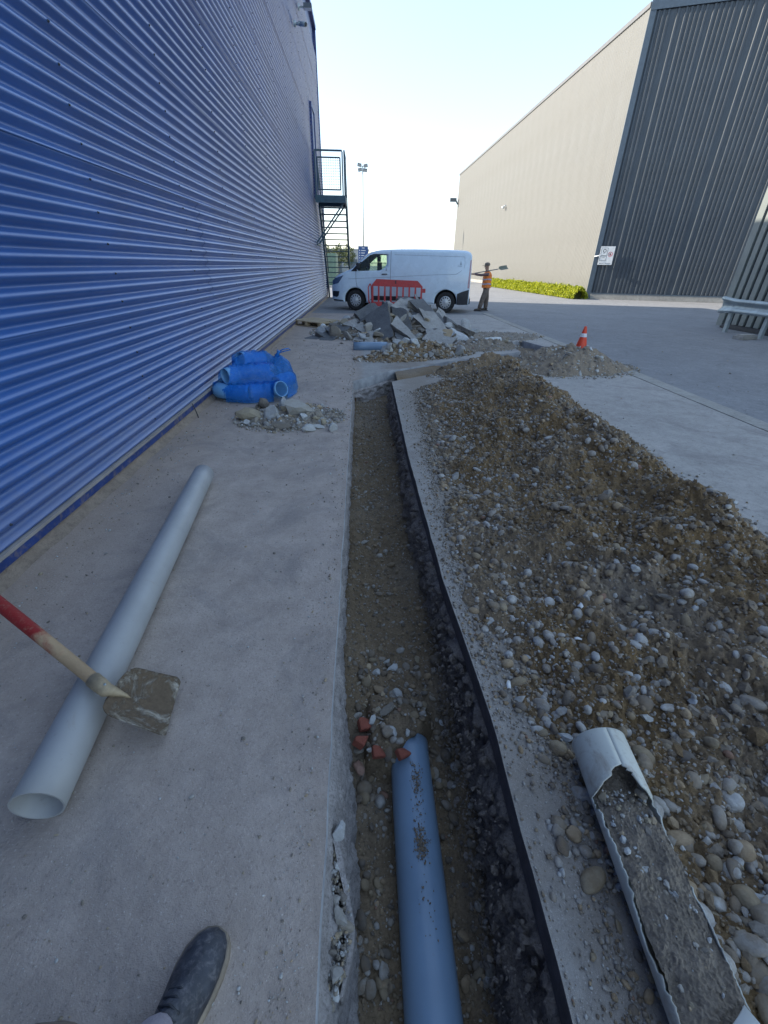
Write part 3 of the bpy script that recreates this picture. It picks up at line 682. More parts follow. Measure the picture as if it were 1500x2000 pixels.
# ================================================================== SPOIL HEAPS
def lerp(a, b, t): return a + (b - a) * t
XL = np.array([(-0.6, .60), (0.2, .60), (0.55, .63), (0.8, .62), (0.95, .53), (1.3, .49), (2.4, .50), (3.2, .54), (3.8, .60), (5.0, .66), (5.6, .72), (6.1, 1.1), (6.6, 1.7), (7.2, 2.3)])
def heap_h(x, y):
    xl = np.interp(y, XL[:, 0], XL[:, 1]) + 0.05 * noise2(y * 2.3, x * 0.3, 51) + 0.03 * noise2(y * 8, x * 2, 52)
    xr = 2.42 + 0.08 * noise2(y * 1.3, 0.5, 53); u = (x - xl) / (xr - xl)
    A = 0.20 * sm(0.3, 1.7, y) + 0.08
    A = A * (1 - 0.45 * sm(5.2, 6.6, y))
    ridge = np.where(u < 0.72, sm(-0.02, 0.76, u) * 0.75 + 0.25 * np.clip(u, 0, 1) ** 0.5, 1 - np.clip((u - 0.72) / 0.28, 0, 1.3) ** 1.35)
    h = A * ridge
    low = 0.5 + 0.5 * sm(0.1, 0.45, u)
    h = h + (0.065 * fbm(x * 1.9, y * 1.6, 3, 55) * (0.25 + 0.75 * sm(0.7, 1.7, y)) + 0.05 * fbm(x * 5, y * 5, 5, 57, 0.6)) * low * sm(-0.03, 0.12, u) * sm(1.05, 0.85, u)
    h = h + 0.035 * sm(1.6, 0.9, y) * sm(0.0, 0.2, u)
    dent = np.exp(-(((x - 1.62) / 0.16) ** 2 + ((y - 2.35) / 0.32) ** 2)); h = h - 0.12 * dent
    dent = np.exp(-(((x - 1.55) / 0.2) ** 2 + ((y - 4.7) / 0.5) ** 2)); h = h - 0.06 * dent
    h = np.where((u < 0) | (u > 1.02), -0.03 + np.minimum(0, h), h - 0.012)
    return h
def heap_micro(x, y): return 0.015 * np.abs(fbm(x * 18, y * 18, 5, 61, 0.62)) + 0.004 * fbm(x * 90, y * 90, 2, 63)
ys = vary_rows(-0.6, 7.2, 0.0045, 0.0032); xs = np.concatenate([np.linspace(0.46, 1.5, 230), np.linspace(1.5, 2.62, 130)[1:]])
XX, YY = np.meshgrid(xs, ys); H = heap_h(XX, YY); ZZ = H + heap_micro(XX, YY) * (H > 0)
heap = empty('spoil_heap', (1.5, 3, 0)); tag(heap, 'long heap of brown soil and river pebbles along the right side of the trench', 'spoil heap')
greyness = np.clip(-0.02 + 0.5 * noise2(XX * 1.4, YY * 1.1, 66) + 0.5 * np.exp(-(((XX - 1.2) / 0.3) ** 2 + ((YY - 1.45) / 0.3) ** 2)) + 0.35 * sm(1.0, 0.6, XX), 0, 0.8)
keep(link('soil', gridmesh('soil', XX, YY, ZZ, True, greyness.ravel()), M['soil']), heap); heap.children[0]['kind'] = 'stuff'
def on_heap(x, y): 
    h = heap_h(x, y); return np.maximum(h, 0.0)
# stones: the 300 that show largest are parts, the rest joined
N = 7600; y = -0.2 + 6.6 * rng.uniform(0, 1, N) ** 1.75; x = 0.5 + rng.uniform(0, 1, N) ** 1.15 * 1.7
clump = 1.2 * noise2(x * 2.4, y * 2.0, 71) + 0.75 * sm(1.15, 0.7, x) + 1.0 * sm(1.5, 0.6, y) + 0.25 * sm(3.0, 1.5, y) - 0.2; ok = clump > rng.uniform(-0.55, 0.9, N)
h = heap_h(x, y); ok &= (h > -0.005); x, y, h = x[ok], y[ok], h[ok]; N = len(x)
s = np.clip(0.025 * np.exp(rng.normal(0, 0.48, N)) * (1 + 0.10 * np.maximum(y, 0)), 0.01, 0.062)
# loose pebbles lying on the bare slab between trench edge and heap
n2 = 150; y2 = 0.1 + 0.95 * rng.uniform(0, 1, n2); x2 = 0.46 + 0.22 * rng.uniform(0, 1, n2) ** 0.75 ; s2 = np.clip(0.020 * np.exp(rng.normal(0, 0.45, n2)), 0.008, 0.05)
x = np.append(x, x2); y = np.append(y, y2); s = np.append(s, s2)
bigs = [(1260, 1402, .05, 1), (1305, 1385, .045, 0), (1468, 1375, .062, 0), (1240, 1262, .045, 0), (1147, 1172, .05, 1), (1105, 1440, .062, 1), (1098, 1655, .045, 0), (1155, 1720, .055, 0), (1120, 1632, .04, 0), (1462, 1845, .055, 0), (1480, 1905, .05, 0), (1025, 1290, .035, 0), (1400, 1222, .05, 1), (1370, 1340, .04, 1), (1350, 1375, .05, 1), (1455, 1320, .035, 0), (1460, 1760, .06, 0), (1395, 1690, .045, 0), (1300, 1455, .04, 0), (955, 1215, .04, 1), (1240, 1115, .06, 1), (1300, 1170, .07, 1), (1370, 1180, .06, 1), (1310, 1575, .035, 0), (1430, 1700, .05, 0), (1370, 1790, .05, 0), (890, 935, .09, 1), (885, 860, .1, 1), (1350, 1130, .05, 1)]
bp = [P(a, b, 0.06 + 0.0) for a, b, _, _ in bigs]
def hit(a, b):                      # where the line of sight meets the heap
    z = 0.02
    for _ in range(12):
        p = P(a, b, z); z = 0.5 * z + 0.5 * max(0.0, float(heap_h(np.array([p.x]), np.array([p.y]))[0]))
    return P(a, b, z)
bp = [hit(a, b) for a, b, _, _ in bigs]
hz = on_heap(x, y); scr = np.array([s[i] * px_per_m((x[i], y[i], hz[i])) for i in range(len(x))])
order = np.argsort(-scr); top = order[:272]; rest = order[272:]
pp = np.stack([x, y, hz + s * 0.04], 1)
is_ang = rng.uniform(0, 1, len(top)) < np.where(y[top] > 1.1, 0.6, 0.15)
near = scr[top] > 22
for sel, ms in ((~is_ang & near, PEB), (~is_ang & ~near, PEBLO), (is_ang, ANG)):
    if sel.any():
        for o in place_stones('stone', pp[top[sel]], s[top[sel]] * 1.1, ms, None): keep(o, heap)
for (a, b, sz, an), p in zip(bigs, bp):
    o = place_stones('stone', np.array([[p.x, p.y, p.z + sz * 0.15]]), np.array([sz]), ANG if an else PEB, None)[0]; keep(o, heap)
r1, r2 = rest[:2400], rest[2400:]
keep(gravel('gravel', pp[r1], s[r1], M['stones'], None, 0.3, 0.5, (0.5, 0.85), 2), heap); keep(gravel('gravel', pp[r2], s[r2], M['stones'], None, 0.3, 0.5, (0.5, 0.85), 1), heap)
N = 42000; y = -0.2 + 7.2 * rng.uniform(0, 1, N) ** 1.6; x = 0.47 + rng.uniform(0, 1, N) * 1.75
h = heap_h(x, y); cl = noise2(x * 3.4, y * 3.1, 75) + 0.3 * sm(1.4, 0.8, x) + 0.5 * sm(1.5, 0.7, y); ok = (h > -0.01) & (cl > rng.uniform(-0.6, 0.9, N)); x, y, h = x[ok], y[ok], h[ok]
s = np.clip(0.0095 * np.exp(rng.normal(0, 0.45, len(x))) * (1 + 0.18 * np.maximum(y, 0)), 0.003, 0.04)
g = gravel('gravel', np.stack([x, y, np.maximum(h, 0) + heap_micro(x, y) + s * 0.02], 1), s, M['stones'], None, 0.7); keep(g, heap)
N = 19000; y = -0.2 + 7.2 * rng.uniform(0, 1, N) ** 1.5; x = 0.47 + rng.uniform(0, 1, N) * 1.8; h = heap_h(x, y)
ok = h > -0.01; x, y, h = x[ok], y[ok], h[ok]; s = np.clip(0.010 * np.exp(rng.normal(0, 0.4, len(x))) * (1 + 0.2 * np.maximum(y, 0)), 0.004, 0.045)
nC = 5200; yc = 0.2 + 6.6 * rng.uniform(0, 1, nC) ** 1.3; xc = 0.6 + rng.uniform(0, 1, nC) * 1.6; hc = heap_h(xc, yc); kc = (hc > 0.02) & (noise2(xc * 2, yc * 2, 79) + 0.4 * sm(0.9, 1.3, xc) > 0.0); sc_ = np.clip(0.027 * np.exp(rng.normal(0, 0.4, nC)), 0.012, 0.09)
keep(gravel('soil_clods', np.stack([xc, yc, hc + sc_ * 0.15], 1)[kc], sc_[kc], M['soil'], None, 1.0, 0.9, (0.6, 1.0), 1), heap)
g = gravel('soil_crumbs', np.stack([x, y, np.maximum(h, 0) + s * 0.2], 1), s, M['soil'], None, 0.5, 0.8, (0.7, 1.0)); keep(g, heap)
# grit scattered over the bare slab
N = 5200; y = 0.05 + 5.5 * rng.uniform(0, 1, N) ** 1.5; xl = np.interp(y, XL[:, 0], XL[:, 1]); x = np.where(rng.uniform(0, 1, N) < .75, xl - np.abs(rng.normal(0, 0.05, N)), rng.uniform(0.40, 0.62, N)); x = np.maximum(x, np.interp(y, [0, .9, 1.7, 3.3, 6], [.445, .45, .405, .375, .38]))
s = np.clip(0.005 * np.exp(rng.normal(0, 0.5, N)) * (1 + 0.15 * y), 0.002, 0.03)
g = gravel('grit', np.stack([x, y, s * 0.25], 1), s, M['stones'], None, 0.4); tag(g, 'loose grit and pebbles strewn over the slab along the trench edge', 'grit')
N = 2600; y = 0.3 + 7 * rng.uniform(0, 1, N) ** 1.3; x = 2.40 + np.abs(rng.normal(0, 0.12, N)) - 0.1; s = np.clip(0.012 * np.exp(rng.normal(0, 0.5, N)) * (1 + 0.1 * y), 0.003, 0.05)
g = gravel('gravel', np.stack([x, y, s * 0.25], 1), s, M['stones_grey'], None, 0.6); keep(g, heap)
# grit on the left pavement and on the road
N = 5200; y = 0.1 + 9 * rng.uniform(0, 1, N) ** 2; x = np.where(rng.uniform(0, 1, N) < .35, -1.72 + np.abs(rng.normal(0, .12, N)), rng.uniform(-1.75, -0.16, N)); x = np.where(rng.uniform(0, 1, N) < .2, -0.16 - np.abs(rng.normal(0, .06, N)), x); s = np.clip(0.0035 * np.exp(rng.normal(0, 0.5, N)) * (1 + 0.25 * y), 0.0015, 0.02)
g = gravel('grit', np.stack([x, y, s * 0.25], 1), s, M['stones_grey'], None, 0.6); tag(g, 'specks of grit scattered on the left pavement by the blue wall', 'grit')
N = 700; y = 2 + 12 * rng.uniform(0, 1, N) ** 1.2; x = rng.uniform(2.6, 9, N); s = np.clip(0.012 * np.exp(rng.normal(0, 0.6, N)), 0.004, 0.06)
g = gravel('grit', np.stack([x, y, s * 0.22], 1), s, M['stones_grey'], None, 0.8, 0.3, (0.2, 0.4)); tag(g, 'pale chips and litter scattered over the asphalt road', 'grit')

def mound(label, cx, cy, ax, ay, hh, mat, smat, nst, ngr, seed, sz=0.05, ang=0.6, grey=0.3, rot=0.0, name='spoil_heap', cat='spoil heap', power=1.3, meshes=None):
    e = empty(name, (cx, cy, 0)); tag(e, label, cat)
    def hf(x, y):
        c, s_ = math.cos(rot), math.sin(rot); dx, dy = x - cx, y - cy; u = (dx * c + dy * s_) / ax; v = (-dx * s_ + dy * c) / ay
        r = np.sqrt(u * u + v * v) * (1 + 0.18 * noise2(u * 2 + seed, v * 2, seed)); b = np.clip(1 - r, 0, 1) ** (1 / power)
        return hh * b * (1 + 0.35 * fbm(x * 3, y * 3, 3, seed)) + 0.03 * fbm(x * 9, y * 9, 3, seed + 1) * sm(0, 0.15, b) - 0.02 * (b <= 0.001) - 0.004
    R_ = max(ax, ay) * 1.25; n = int(min(150, R_ * 2 / 0.014)); g_ = np.linspace(-R_, R_, n); XX, YY = np.meshgrid(cx + g_, cy + g_); Z = hf(XX, YY)
    o = link('soil', gridmesh('soil', XX, YY, Z + 0.012 * np.abs(fbm(XX * 18, YY * 18, 3, seed + 2)) * (Z > 0), True, np.full(XX.size, grey), -0.008), mat); o['kind'] = 'stuff'; keep(o, e)
    def pts(k, m=1.05):
        t = rng.uniform(0, 6.283, k); r = np.sqrt(rng.uniform(0, 1, k)) * m; u, v = r * np.cos(t) * ax, r * np.sin(t) * ay
        return cx + u * math.cos(rot) - v * math.sin(rot), cy + u * math.sin(rot) + v * math.cos(rot)
    x, y = pts(nst); s = np.clip(sz * np.exp(rng.normal(0, 0.4, nst)), sz * 0.4, sz * 2.6); z = np.maximum(hf(x, y), 0)
    for o in place_stones('stone', np.stack([x, y, z + s * 0.15], 1), s, meshes or ANG, None): keep(o, e)
    x, y = pts(ngr, 1.18); s = np.clip(sz * 0.33 * np.exp(rng.normal(0, 0.5, ngr)), 0.004, sz); z = np.maximum(hf(x, y), 0)
    keep(gravel('gravel', np.stack([x, y, z + s * 0.15], 1), s, smat, None, ang), e)
    return e, hf
mound('low heap of grey brown rubble and soil in front of the orange cone', 3.25, 7.05, 1.05, 0.75, 0.34, M['soil'], M['stones_grey'], 60, 3200, 81, 0.05, 0.6, 0.55, 0.1)
mound('small mound of sandy soil and grey stones in front of the broken slabs', 0.95, 7.95, 1.05, 0.42, 0.25, M['soil'], M['stones'], 95, 1700, 83, 0.10, 0.6, 0.1, 0.42)
mound('sandy soil and grit at the far end of the diagonal trench beside the pale pipe', 2.35, 8.95, 0.75, 0.5, 0.16, M['soil'], M['stones_grey'], 30, 1500, 85, 0.05, 0.7, 0.6, 0.3)
mound('thin scatter of black asphalt crumbs behind the pale pipe stub', 2.9, 10.4, 1.2, 0.7, 0.05, M['soil'], M['stones_grey'], 12, 900, 87, 0.06, 0.8, 0.8, 0.1)
mound('soil mound spilling over the near end of the heap into the diagonal trench', 1.9, 6.75, 0.95, 0.38, 0.22, M['soil'], M['stones'], 30, 1200, 89, 0.055, 0.4, 0.2, 0.42)
# small rubble pile on the pavement next to the blue bag
e, hf = mound('small pile of broken concrete lumps on the pavement next to the blue bag', -0.80, 4.38, 0.50, 0.42, 0.07, M['soil'], M['stones_grey'], 60, 1700, 91, 0.06, 0.7, 0.8, 0.05, 'rubble_pile', 'rubble', 1.0)
for (a, b, z, sx, sy, sz_, rz_, me) in ((585, 800, .09, .135, .085, .085, .2, 2), (488, 812, .04, .125, .07, .05, -.2, 4), (535, 812, .05, .075, .06, .08, .8, 5), (512, 790, .06, .05, .04, .05, 0, 1), (556, 795, .06, .045, .05, .085, 1, 6), (550, 832, .03, .07, .05, .03, .3, 0), (602, 835, .03, .05, .045, .045, .5, 3), (648, 835, .03, .05, .035, .035, 1.2, 7), (622, 832, .02, .06, .025, .02, .1, 3), (595, 815, .04, .05, .04, .035, .6, 2), (625, 812, .03, .04, .04, .03, .6, 6)):
    p = P(a, b, z); o = bpy.data.objects.new('stone', ANG[me]); COL.objects.link(o); o.location = p; o.scale = (sx * 1.55, sy * 1.55, sz_ * 1.6); o.rotation_euler = (0.15, 0.2, rz_); keep(o, e)

# ================================================================== BROKEN SLAB PILE
pile = empty('slab_pile', (0.5, 10.5, 0)); tag(pile, 'tall pile of broken pavement slabs and asphalt pieces in front of the white van', 'rubble')
def slab(pts, th, mat, jit=0.02, back=None, seed=0, step=0.09, name='broken_slab'):
    r = random.Random(seed); p = [PY(a, b, Y) for a, b, Y in pts]
    c = sum(p, Vector()) / len(p); A = np.array([(q - c)[:] for q in p]); U, S_, Vt = np.linalg.svd(A); n = Vector(Vt[2])
    if n.dot(Vector((0, 0, CAM_H)) - c) < 0: n = -n
    p = [q - n * (q - c).dot(n) for q in p]; out = []
    for i, a in enumerate(p):
        b = p[(i + 1) % len(p)]; L = (b - a).length; k = max(1, int(L / step)); d = (b - a).normalized(); t = d.cross(n)
        for j in range(k): out.append(a + (b - a) * (j / k) + (t * r.uniform(-jit, jit) if j else Vector()))
    m = len(out); rows = [out]
    for lv in (0.15, 0.5, 0.85, 1.0):
        rows.append([q + (q - c).normalized() * r.uniform(-jit * 1.6, jit * 0.9) - n * th * (lv + r.uniform(-.04, .04)) for q in out])
    V = [v for row in rows for v in row]; F = [tuple(range(m))]
    for a in range(len(rows) - 1):
        for i in range(m): F.append((a * m + i, (a + 1) * m + i, (a + 1) * m + (i + 1) % m, a * m + (i + 1) % m))
    F.append(tuple(range(len(V) - m, len(V)))[::-1])
    me = mesh(name, V, F); bm = bmesh.new(); bm.from_mesh(me); bmesh.ops.recalc_face_normals(bm, faces=bm.faces); bmesh.ops.triangulate(bm, faces=[f for f in bm.faces if len(f.verts) > 4]); bm.to_mesh(me); bm.free()
    me.materials.append(mat); me.materials.append(M['slab_side'])
    for f_ in me.polygons: f_.material_index = 0 if abs(f_.normal.dot(n)) > .9 else 1
    o = link(name, me); keep(o, pile); return o
G, D = M['slab'], M['slab_dark']
slab([(754, 586, 10.3), (771, 662, 9.5), (732, 668, 9.5), (725, 640, 10.0), (712, 622, 10.3), (687, 640, 10.4), (728, 612, 10.4)], 0.13, D, .012, seed=1)
slab([(763, 597, 10.6), (794, 605, 10.3), (806, 643, 9.9), (801, 646, 9.9), (766, 614, 10.4)], 0.14, D, .02, seed=2)
slab([(770, 620, 9.9), (775, 619, 10.1), (817, 660, 9.3), (813, 672, 9.2), (763, 633, 9.7)], 0.13, G, .015, seed=3)
slab([(828, 604, 10.5), (846, 612, 10.6), (885, 652, 9.9), (880, 660, 9.8), (832, 645, 9.9), (806, 617, 10.2)], 0.14, G, .02, seed=4)
slab([(863, 639, 9.7), (868, 655, 9.4), (894, 660, 9.4), (882, 674, 9.1), (824, 663, 9.2), (838, 648, 9.5)], 0.10, G, .02, seed=5)
slab([(640, 639, 10.7), (673, 640, 10.5), (664, 655, 10.0), (641, 674, 9.3), (617, 671, 9.35)], 0.10, D, .02, seed=6)
slab([(594, 660, 9.9), (624, 652, 10.2), (626, 660, 9.9), (606, 668, 9.5)], 0.09, D, .015, seed=7)
slab([(706, 625, 10.4), (714, 642, 10.1), (711, 651, 9.9), (693, 640, 10.1)], 0.12, G, .015, seed=8)
slab([(708, 650, 9.8), (729, 645, 9.9), (729, 668, 9.4), (712, 668, 9.4)], 0.12, G, .02, seed=9)
slab([(770, 592, 11.2), (798, 581, 11.7), (842, 596, 11.3), (812, 606, 10.8)], 0.14, G, .02, seed=10)
slab([(780, 599, 10.9), (806, 598, 11.0), (848, 614, 10.6), (822, 622, 10.3)], 0.15, D, .02, seed=11)
slab([(775, 582, 11.7), (800, 578, 11.8), (826, 590, 11.6), (798, 594, 11.3)], 0.08, D, .03, seed=12)
slab([(846, 606, 10.9), (856, 612, 10.9), (888, 648, 10.2), (882, 652, 10.1), (862, 634, 10.4)], 0.10, D, .02, seed=13)
slab([(855, 600, 11.4), (868, 608, 11.3), (886, 636, 10.8), (880, 642, 10.6)], 0.07, G, .02, seed=14)
slab([(700, 648, 10.0), (712, 652, 9.8), (708, 668, 9.4), (690, 664, 9.5)], 0.12, G, .02, seed=15)
slab([(770, 640, 9.8), (790, 646, 9.7), (800, 665, 9.3), (776, 668, 9.2)], 0.10, D, .02, seed=16)
slab([(809, 575, 11.8), (813, 574, 11.8), (823, 594, 11.5), (818, 596, 11.5)], 0.035, G, .004, seed=17)
slab([(830, 630, 10.2), (846, 634, 10.1), (850, 650, 9.8), (832, 650, 9.7)], 0.12, G, .02, seed=18)
slab([(694, 684, 8.7), (706, 676, 9.0), (711, 702, 8.0), (696, 696, 8.2)], 0.05, G, .008, seed=19)
slab([(676, 646, 10.4), (694, 642, 10.5), (694, 656, 10.0), (676, 660, 9.9)], 0.12, D, .02, seed=20)
def pile_slab(x, y, L, W, th, rz_, tilt, roll, mat, seed, dz=0.0):
    r = random.Random(seed); base = [(-1, -1), (r.uniform(-.2, 1), -1.1), (1, -.8), (1.05, .6), (r.uniform(-.3, .5), 1), (-.9, .9)]; base = [q for q in base if r.random() > .2] or base; n = len(base)
    P_ = [Vector((u * L / 2 * r.uniform(.8, 1.15), v * W / 2 * r.uniform(.75, 1.15), 0)) for u, v in base]
    out = []
    for i, a in enumerate(P_):
        b = P_[(i + 1) % n]
        for j in range(3): out.append(a.lerp(b, j / 3) + Vector((r.uniform(-.012, .012), r.uniform(-.012, .012), 0)))
    m_ = len(out); V = []
    for lv in (0, .12, .5, .88, 1): V += [Vector((p.x * (1 + r.uniform(-.03, .015) * (lv > 0)), p.y * (1 + r.uniform(-.03, .015) * (lv > 0)), -th * lv)) for p in out]
    F = [tuple(range(m_))] + [(a * m_ + i, (a + 1) * m_ + i, (a + 1) * m_ + (i + 1) % m_, a * m_ + (i + 1) % m_) for a in range(4) for i in range(m_)] + [tuple(range(4 * m_, 5 * m_))[::-1]]
    me = mesh('broken_slab', V, F); me.materials.append(mat); me.materials.append(M['slab_side'])
    for f_ in me.polygons[1:-1]: f_.material_index = 1
    o = link('broken_slab', me); o.location = (x, y, float(max(0, pile_h(np.array(x), np.array(y)))) + .08 + dz); o.rotation_euler = (tilt, roll, rz_); keep(o, pile)
def pile_h(x, y):
    u = (x - 0.75) / 1.9; v = (y - 10.9) / 1.5; r = np.sqrt(u * u + v * v); return 0.54 * np.clip(1 - r, 0, 1) ** 0.9 + 0.05 * fbm(x * 4, y * 4, 3, 95) - 0.03
XX, YY = np.meshgrid(np.linspace(-1.3, 2.8, 160), np.linspace(9.2, 12.6, 130)); o = link('soil', gridmesh('soil', XX, YY, pile_h(XX, YY), True, np.full(XX.size, .5), -0.01), M['soil']); o['kind'] = 'stuff'; keep(o, pile)
for i, (x, y, L, W, th, a, t_, rl, mt) in enumerate(((.55, 10.9, .75, .5, .13, .3, .5, .1, D), (1.0, 10.7, .8, .5, .13, -.3, .35, .45, G), (1.45, 10.6, .9, .45, .12, -.7, .3, .6, D), (1.75, 10.8, .7, .4, .1, -.9, .2, .7, G), (.9, 11.2, .9, .55, .12, .1, .15, .25, D), (1.2, 11.1, .8, .5, .13, .5, -.2, .3, G),
        (1.9, 10.3, .5, .4, .1, -.5, .3, .8, D), (2.1, 10.7, .55, .35, .1, .2, .2, .5, D), (.1, 10.6, .6, .45, .12, .6, .5, -.4, D), (-.25, 10.3, .5, .4, .11, 1.0, .35, -.3, G), (-.6, 10.2, .55, .4, .1, .3, .2, -.2, D), (1.35, 10.2, .6, .4, .11, -.4, .5, .5, G), (.75, 11.4, .7, .5, .12, -.2, -.3, .2, D), (1.1, 10.9, .6, .4, .12, .9, .6, .3, D), (2.3, 10.2, .4, .3, .08, .4, .2, .3, G), (-.9, 9.9, .4, .3, .09, .1, .3, .1, D))): pile_slab(x, y, L, W, th, a, t_, rl, mt, 300 + i, -.02 + .05 * (i % 3))
n = 190; t = rng.uniform(0, 6.283, n); r = np.sqrt(rng.uniform(0, 1, n)); x = 0.75 + 1.9 * r * np.cos(t); y = 10.9 + 1.5 * r * np.sin(t); s = np.clip(0.20 * np.exp(rng.normal(0, 0.4, n)), 0.07, 0.42)
z = np.maximum(0, pile_h(x, y)) + s * 0.15
for o in place_stones('broken_lump', np.stack([x, y, z], 1), s, ANG, None, 0.6, (0.3, 0.6)): keep(o, pile)
n = 2600; t = rng.uniform(0, 6.283, n); r = np.sqrt(rng.uniform(0, 1, n)) * 1.1; x = 0.75 + 1.9 * r * np.cos(t); y = 10.9 + 1.5 * r * np.sin(t); s = np.clip(0.035 * np.exp(rng.normal(0, 0.5, n)), 0.01, 0.12)
keep(gravel('crumbs', np.stack([x, y, np.maximum(0, pile_h(x, y)) + s * 0.2], 1), s, M['stones_grey'], None, 0.9), pile)

# ================================================================== PIPES, SHOVEL, SHOE
def pipe_thing(name, label, a, b, r, mat, n=20, t=0.005, cat='pipe'):
    a, b = Vector(a), Vector(b); mb = MB(); mb.pipe([(b - a) * (i / n) for i in range(n + 1)], r, t, 40)
    o = mb.build(name, mat, None, a); tag(o, label, cat); return o
na = P(72, 1575, 0.071); fa = P(398, 925, 0.071)
pipe_thing('drain_pipe', 'long straight grey plastic pipe lying on the left pavement under the shovel', na, fa, 0.070, M['pvc'])
# pipe in the trench: its far end runs under the soil
mb = MB(); mb.pipe([(0.172, -0.9 + 0.1 * i, -0.405 + 0.001 * i) for i in range(20)] + [(0.174, 1.06, -0.386)], 0.081, 0.005, 48)
tp = mb.build('drain_pipe', M['pvc_blue']); tag(tp, 'blue grey plastic pipe bedded in gravel at the bottom of the trench', 'pipe')
# soil that covers the far end, and crumbs on its back
XX, YY = np.meshgrid(np.linspace(-0.06, 0.34, 110), np.linspace(0.80, 1.45, 160))
edge = 0.90 + 0.9 * np.maximum(0, XX - 0.115)
hh = -0.46 + 0.165 * sm(0, 0.10, YY - edge) * sm(1.45, 1.15, YY) * sm(-0.06, 0.02, XX) * sm(0.34, 0.22, XX) + 0.012 * fbm(XX * 14, YY * 14, 4, 101) + 0.006 * np.abs(fbm(XX * 60, YY * 60, 3, 103))
o = link('soil_cover', gridmesh('soil_cover', XX, YY, hh, True, np.full(XX.size, .1)), M['soil_tr']); o['kind'] = 'stuff'; keep(o, trench)
N = 420; yy = 0.9 + 0.45 * rng.uniform(0, 1, N); xx = rng.uniform(-0.03, 0.3, N)
def cover_z(x, y): 
    e_ = 0.90 + 0.9 * np.maximum(0, x - 0.115); return -0.46 + 0.165 * sm(0, 0.10, y - e_) * sm(1.45, 1.15, y) * sm(-0.06, 0.02, x) * sm(0.34, 0.22, x)
ss = np.clip(0.012 * np.exp(rng.normal(0, 0.55, N)), 0.004, 0.04); zz = cover_z(xx, yy); ok = zz > -0.44
keep(gravel('gravel', np.stack([xx[ok], yy[ok], zz[ok] + ss[ok] * 0.2], 1), ss[ok], M['stones_tr'], None, 0.5), trench)
cx_, cy_ = [], []
for (x, y, k, sx, sy) in ((0.183, 0.86, 150, .010, .035), (0.176, 0.68, 160, .013, .03), (0.180, 0.64, 110, .010, .014), (0.18, 0.76, 30, .012, .05), (0.175, 0.5, 25, .02, .06)):
    cx_ += list(rng.normal(x, sx, k)); cy_ += list(rng.normal(y, sy, k))
cx_, cy_ = np.array(cx_), np.array(cy_); zz = -0.402 + 0.01 * (cy_ + .9) + np.sqrt(np.maximum(0, 0.081 ** 2 - (cx_ - 0.172) ** 2)); ss = np.clip(0.0045 * np.exp(rng.normal(0, .5, len(zz))), .0015, .01)
g = gravel('mud_crumbs', np.stack([cx_, cy_, zz + ss * .1], 1), ss, M['soil_tr'], None, .6); g.parent = tp

n_ = 120; xx = rng.uniform(-0.05, 0.36, n_); yy = rng.uniform(0.86, 1.5, n_); zz = np.maximum(cover_z(xx, yy), floor_z(xx, yy)); sz_ = np.clip(0.034 * np.exp(rng.normal(0, .35, n_)), .018, .065)
ok = ~((xx > 0.09) & (xx < 0.25) & (yy < 0.98))
for o in place_stones('stone', np.stack([xx, yy, zz + sz_ * .1], 1)[ok], sz_[ok], PEBT + ANG[:3], None): keep(o, trench)
